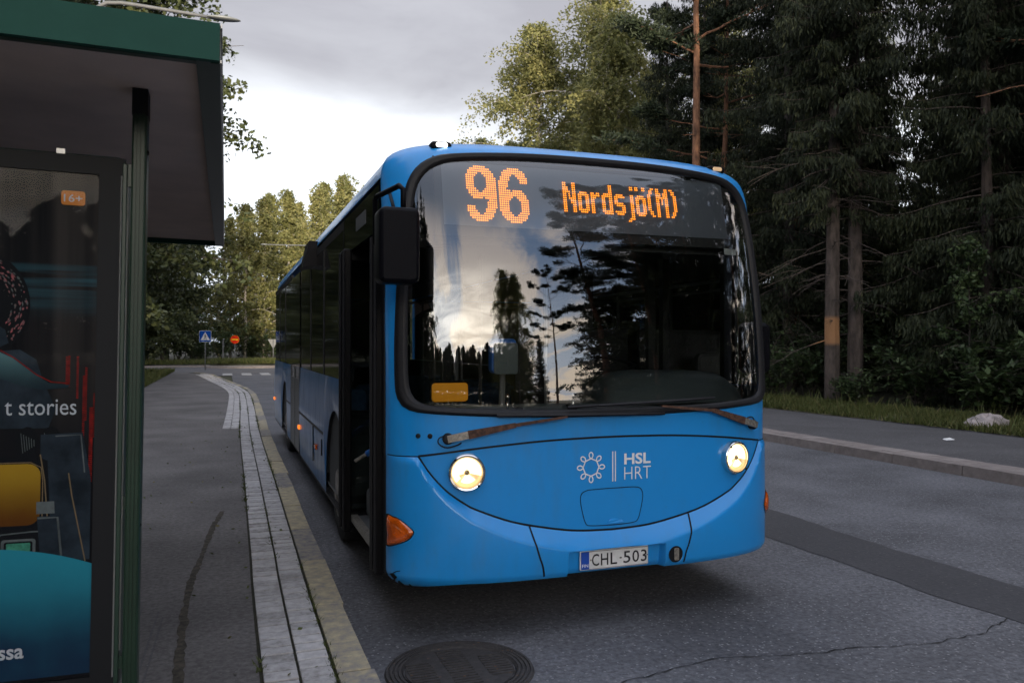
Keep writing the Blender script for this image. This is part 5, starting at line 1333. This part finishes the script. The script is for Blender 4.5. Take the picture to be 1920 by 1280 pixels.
SMALL = birch_mesh(81, 5.6, 1.5, .30, 16, 6, 22, .075, .7, 'bark_grey', 'shrub_leaf', .03, 1, .008)
rt = random.Random(77)
# birches beyond the bus on the far roadside
plant_tree(BIR[0], 'birch_tree', 'tall yellowish birch standing alone at the edge of the wood above the bus roof', 'tree', 17.2, 43.0, rot=.4, sc=1.0)
plant_tree(BIR[2], 'birch_tree', 'tall drooping birch between the yellowish birch and the red pine stem', 'tree', 20.0, 39.0, rot=1.9, sc=1.05)
plant_tree(BIR[1], 'birch_tree', 'low pale green birch at the outer edge of the wood, beside the open sky', 'tree', 15.8, 50, rot=2.6, sc=.84)
plant_tree(BIR[1], 'birch_tree', 'slender birch with white stems just above the middle of the bus roof', 'tree', 18.0, 34.5, rot=4.4, sc=.98)
for i, (x, y, k, s) in enumerate([(22,47,0,.95),(24,42,1,1),(25,36,2,.95),(19.5,54,1,.9)]): plant_tree(BIR[k], 'birch_tree', 'birch showing through gaps behind the front birches above the bus', 'tree', x, y, rot=rt.uniform(0, 6), sc=s, group='birches behind the front birches')
# pines
plant_tree(PIN[0], 'pine_tree', 'tall pine with bare orange stem rising from the bus roof beside the birches', 'tree', 14.45, 22.2, rot=.3, sc=1.06)
plant_tree(PIN[1], 'pine_tree', 'slimmer pine with orange stem just beside the tall bare pine', 'tree', 17.0, 24.8, rot=2.3, sc=1.0)
plant_tree(PIN[0], 'pine_tree', 'pine with reddish stem deep among the dark spruces', 'tree', 18.4, 22.6, rot=3.3, sc=1.05)
plant_tree(PIN[1], 'pine_tree', 'pine with brown stem at the outer edge of the wood, nearest the camera', 'tree', 15.9, 11.4, rot=4.3, sc=1.0)
# dark spruces
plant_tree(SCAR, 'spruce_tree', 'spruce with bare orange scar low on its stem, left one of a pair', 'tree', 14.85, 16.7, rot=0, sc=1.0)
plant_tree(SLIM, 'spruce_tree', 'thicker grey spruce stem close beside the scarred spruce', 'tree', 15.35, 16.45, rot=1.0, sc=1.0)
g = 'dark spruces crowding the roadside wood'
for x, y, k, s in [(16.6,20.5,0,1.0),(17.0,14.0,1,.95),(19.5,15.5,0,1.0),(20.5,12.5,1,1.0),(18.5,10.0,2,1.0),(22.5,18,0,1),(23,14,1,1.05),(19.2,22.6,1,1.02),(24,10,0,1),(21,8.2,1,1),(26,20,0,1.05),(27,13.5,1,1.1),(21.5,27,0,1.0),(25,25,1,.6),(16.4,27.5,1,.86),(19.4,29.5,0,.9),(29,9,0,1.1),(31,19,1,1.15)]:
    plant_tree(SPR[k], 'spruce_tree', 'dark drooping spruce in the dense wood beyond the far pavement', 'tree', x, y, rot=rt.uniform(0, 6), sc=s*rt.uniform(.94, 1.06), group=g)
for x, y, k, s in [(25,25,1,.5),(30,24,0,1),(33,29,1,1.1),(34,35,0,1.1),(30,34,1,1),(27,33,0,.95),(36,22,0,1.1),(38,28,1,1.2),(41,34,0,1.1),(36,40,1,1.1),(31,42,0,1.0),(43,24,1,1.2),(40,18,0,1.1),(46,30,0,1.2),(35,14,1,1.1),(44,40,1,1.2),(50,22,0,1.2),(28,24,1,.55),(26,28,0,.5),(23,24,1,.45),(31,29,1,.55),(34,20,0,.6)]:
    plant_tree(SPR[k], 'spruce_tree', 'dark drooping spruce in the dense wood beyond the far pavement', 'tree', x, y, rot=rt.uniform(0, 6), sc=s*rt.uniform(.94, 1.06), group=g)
for x, y, s in [(19,19,.30),(21,17,.34),(22,21,.32),(24,23,.36),(20,14,.30),(23,16,.36),(26,17,.38),(20,24,.34),(22.5,26,.36),(24,12,.34),(27,22,.4)]:
    plant_tree(ALD[1], 'young_broadleaf_tree', 'young broadleaf tree filling the dark gaps low in the spruce wood', 'tree', x, y, rot=rt.uniform(0, 6), sc=s, group='young trees under the spruces')
plant_tree(SMALL, 'sapling', 'thin young broadleaf tree with forked bare stem in front of the dark wood', 'tree', 15.3, 13.0, rot=1.2, sc=.68)
gs_ = 'leafy shrubs along the edge of the wood'
for x, y, k, s in [(14.6,18.6,0,1.0),(15.2,17.9,2,.8),(14.5,15.6,1,.75),(15.6,14.6,0,.9),(15.0,12.4,1,1.1),(16.2,12.0,2,.95),(15.4,11.0,0,1.1),(16.4,10.2,2,1.05),(15.2,9.4,1,1.1),(16.6,13.4,2,.9),(14.3,20.2,1,1.0),(15.2,21.6,0,1.1),(14.5,23.5,0,1.0),(17,16.2,2,1.0),(16.4,18.9,2,1.0),(15.9,8.2,0,1.2),(14.2,26,1,1.2),(14.6,29,0,1.3),(17.8,12.6,2,1.1),(18.2,11,0,1.3)]:
    plant_tree(SHR[k], 'shrub', 'leafy green shrub in the undergrowth at the edge of the dark wood', 'shrub', x, y, .15, rt.uniform(0, 6), s*rt.uniform(.9, 1.1), gs_)
# left side: dark broadleaf trees over the pavement
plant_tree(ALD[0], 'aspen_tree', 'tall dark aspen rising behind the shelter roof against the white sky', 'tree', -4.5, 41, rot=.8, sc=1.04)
gl = 'dark broadleaf trees behind the bus shelter'
for x, y, k, s in [(-9,36,1,1.0),(-8.5,47,0,.95),(-13,42,0,1.0),(-7.2,31,1,.8),(-6.4,64.5,1,.95),(-10.5,66,0,.8),(-14.5,63,1,1),(-4.6,72,0,.8),(-18,52,0,1.0),(-9,74,0,.85),(-4.6,68,1,.8)]:
    plant_tree(ALD[k], 'broadleaf_tree', 'dark broadleaf tree in the mass of trees behind the bus shelter', 'tree', x, y, rot=rt.uniform(0, 6), sc=s, group=gl)
# birches at the far end of the street
gm = 'pale birches at the far end of the street'
plant_tree(BIRF[0], 'birch_tree', 'birch with the brightest white stem behind the no entry sign', 'tree', 3.2, 74, rot=1, sc=.92)
plant_tree(BIRF[1], 'birch_tree', 'birch with a thin pale stem left of the brightest white stem', 'tree', 1.6, 73, rot=2, sc=.92)
for x, y, k, s in [(5.6,77,0,1.0),(8.4,78,1,1.1),(11,80,0,1.15),(14,82,1,1.2),(.4,79,1,.9),(4.4,84,0,1.05),(7.2,86,1,1.1),(10,88,0,1.2),(2.2,88,1,1.05),(17,86,0,1.2),(20,90,1,1.2),(13,92,0,1.2),(6.6,74,1,.85),(-3,82,0,1),(24,88,0,1.2),(-7,86,1,1)]:
    plant_tree(BIRF[k], 'birch_tree', 'pale green birch in the row at the far end of the street', 'tree', x, y, rot=rt.uniform(0, 6), sc=s, group=gm)
for i in range(26):
    x, y, k = -14+i*1.25+rt.uniform(-.5, .5), 67+rt.uniform(0, 5)+(i % 2)*3, i % 3
    if abs(x-2.4) < 1.2 and y < 70: y += 5
    plant_tree(SHR[k], 'shrub', 'bushy undergrowth shrub under the trees beyond the junction', 'shrub', x, y, .15, rt.uniform(0, 6), rt.uniform(1.2, 1.9), 'shrubs under the trees beyond the junction')
for i in range(14):
    plant_tree(ALD[1], 'young_broadleaf_tree', 'low broadleaf tree closing the view beyond the junction', 'tree', -22+i*3.6+rt.uniform(-1, 1), 96+rt.uniform(0, 6), rot=rt.uniform(0, 6), sc=rt.uniform(.38, .5), group='low trees beyond the junction')
# trees standing along the near side of the street and behind the camera, seen in the bus glass; some added to block low sun
gn = 'trees reflected in the bus glass'
lab = 'dark tree beside the street, for reflections in the bus glass and to block low sun'
for x, y, t, s in [(-7,8,ALD[1],.8),(-9,14,ALD[0],.8),(-7.5,20,ALD[1],.85),(-10,26,ALD[0],.85),(-14,18,SPR[0],1),(-13,9,SPR[1],1),(-6.6,25,ALD[1],.7),(-12,2,ALD[0],.8),
                   (-7.5,-6,SPR[1],.62),(-13,-8,ALD[1],.6),
                   (17,4,SPR[1],.9),(16.5,-1,PIN[0],.95),(15.5,-5,SPR[0],.85),(15,-9,PIN[1],1),(13,-13,PIN[0],.9),(15.5,-16,SPR[1],.9),(13.2,-18,PIN[1],1.05),(18,-12,SPR[0],.9),(18,-2,SPR[1],1),(13.2,-25.5,PIN[0],.74),(14,-33,SPR[0],.42),(15,-36,SPR[1],.5),(11.2,-36,BIR[1],1.0),(8.8,-36,BIR[0],.92),(13,-46,SPR[1],.5),(8.8,-62,SPR[1],.5),(11.5,-58,SPR[0],.5),(7.4,-70,SPR[0],.5)]:
    plant_tree(t, 'roadside_tree', lab, 'tree', x, y, rot=rt.uniform(0, 6), sc=s, group=gn)

rf = random.Random(9)
for i in range(14):
    plant_tree((ALD[1], SPR[1], SPR[0])[i % 3], 'roadside_tree', lab, 'tree', 13.2+rf.uniform(0, 5)+max(0, i-9)*.25, -6-i*1.05+rf.uniform(-.5, .5), rot=rf.uniform(0, 6), sc=rf.uniform(.45, .7), group=gn)
for i in range(14):
    y = -19+i*1.9+rf.uniform(-.8, .8); x = 16.2+rf.uniform(0, 8); t = (SPR[0], PIN[0], SPR[1], PIN[1])[i % 4]
    plant_tree(t, 'roadside_tree', lab, 'tree', x, y, rot=rf.uniform(0, 6), sc=rf.uniform(.85, 1.05), group=gn)
for i in range(64):  # reflected treeline, widened and thickened to keep low sun off the bus
    plant_tree(ALD[1], 'roadside_tree', lab, 'tree', 19-(i//2)*2.3+rf.uniform(-.6, .6), -60-(i % 2)*5-rf.uniform(0, 4)+max(0, i//2-14)*1.1, rot=rf.uniform(0, 6), sc=rf.uniform(.56, .72), group=gn)
for i in range(9):  # tall trees added out of view to block sun from the far wood
    plant_tree(ALD[1] if i % 2 else SPR[0], 'roadside_tree', lab, 'tree', -11-rf.uniform(0, 5)-i*.5, 6-i*3.6, rot=rf.uniform(0, 6), sc=rf.uniform(.9, 1.1), group=gn)
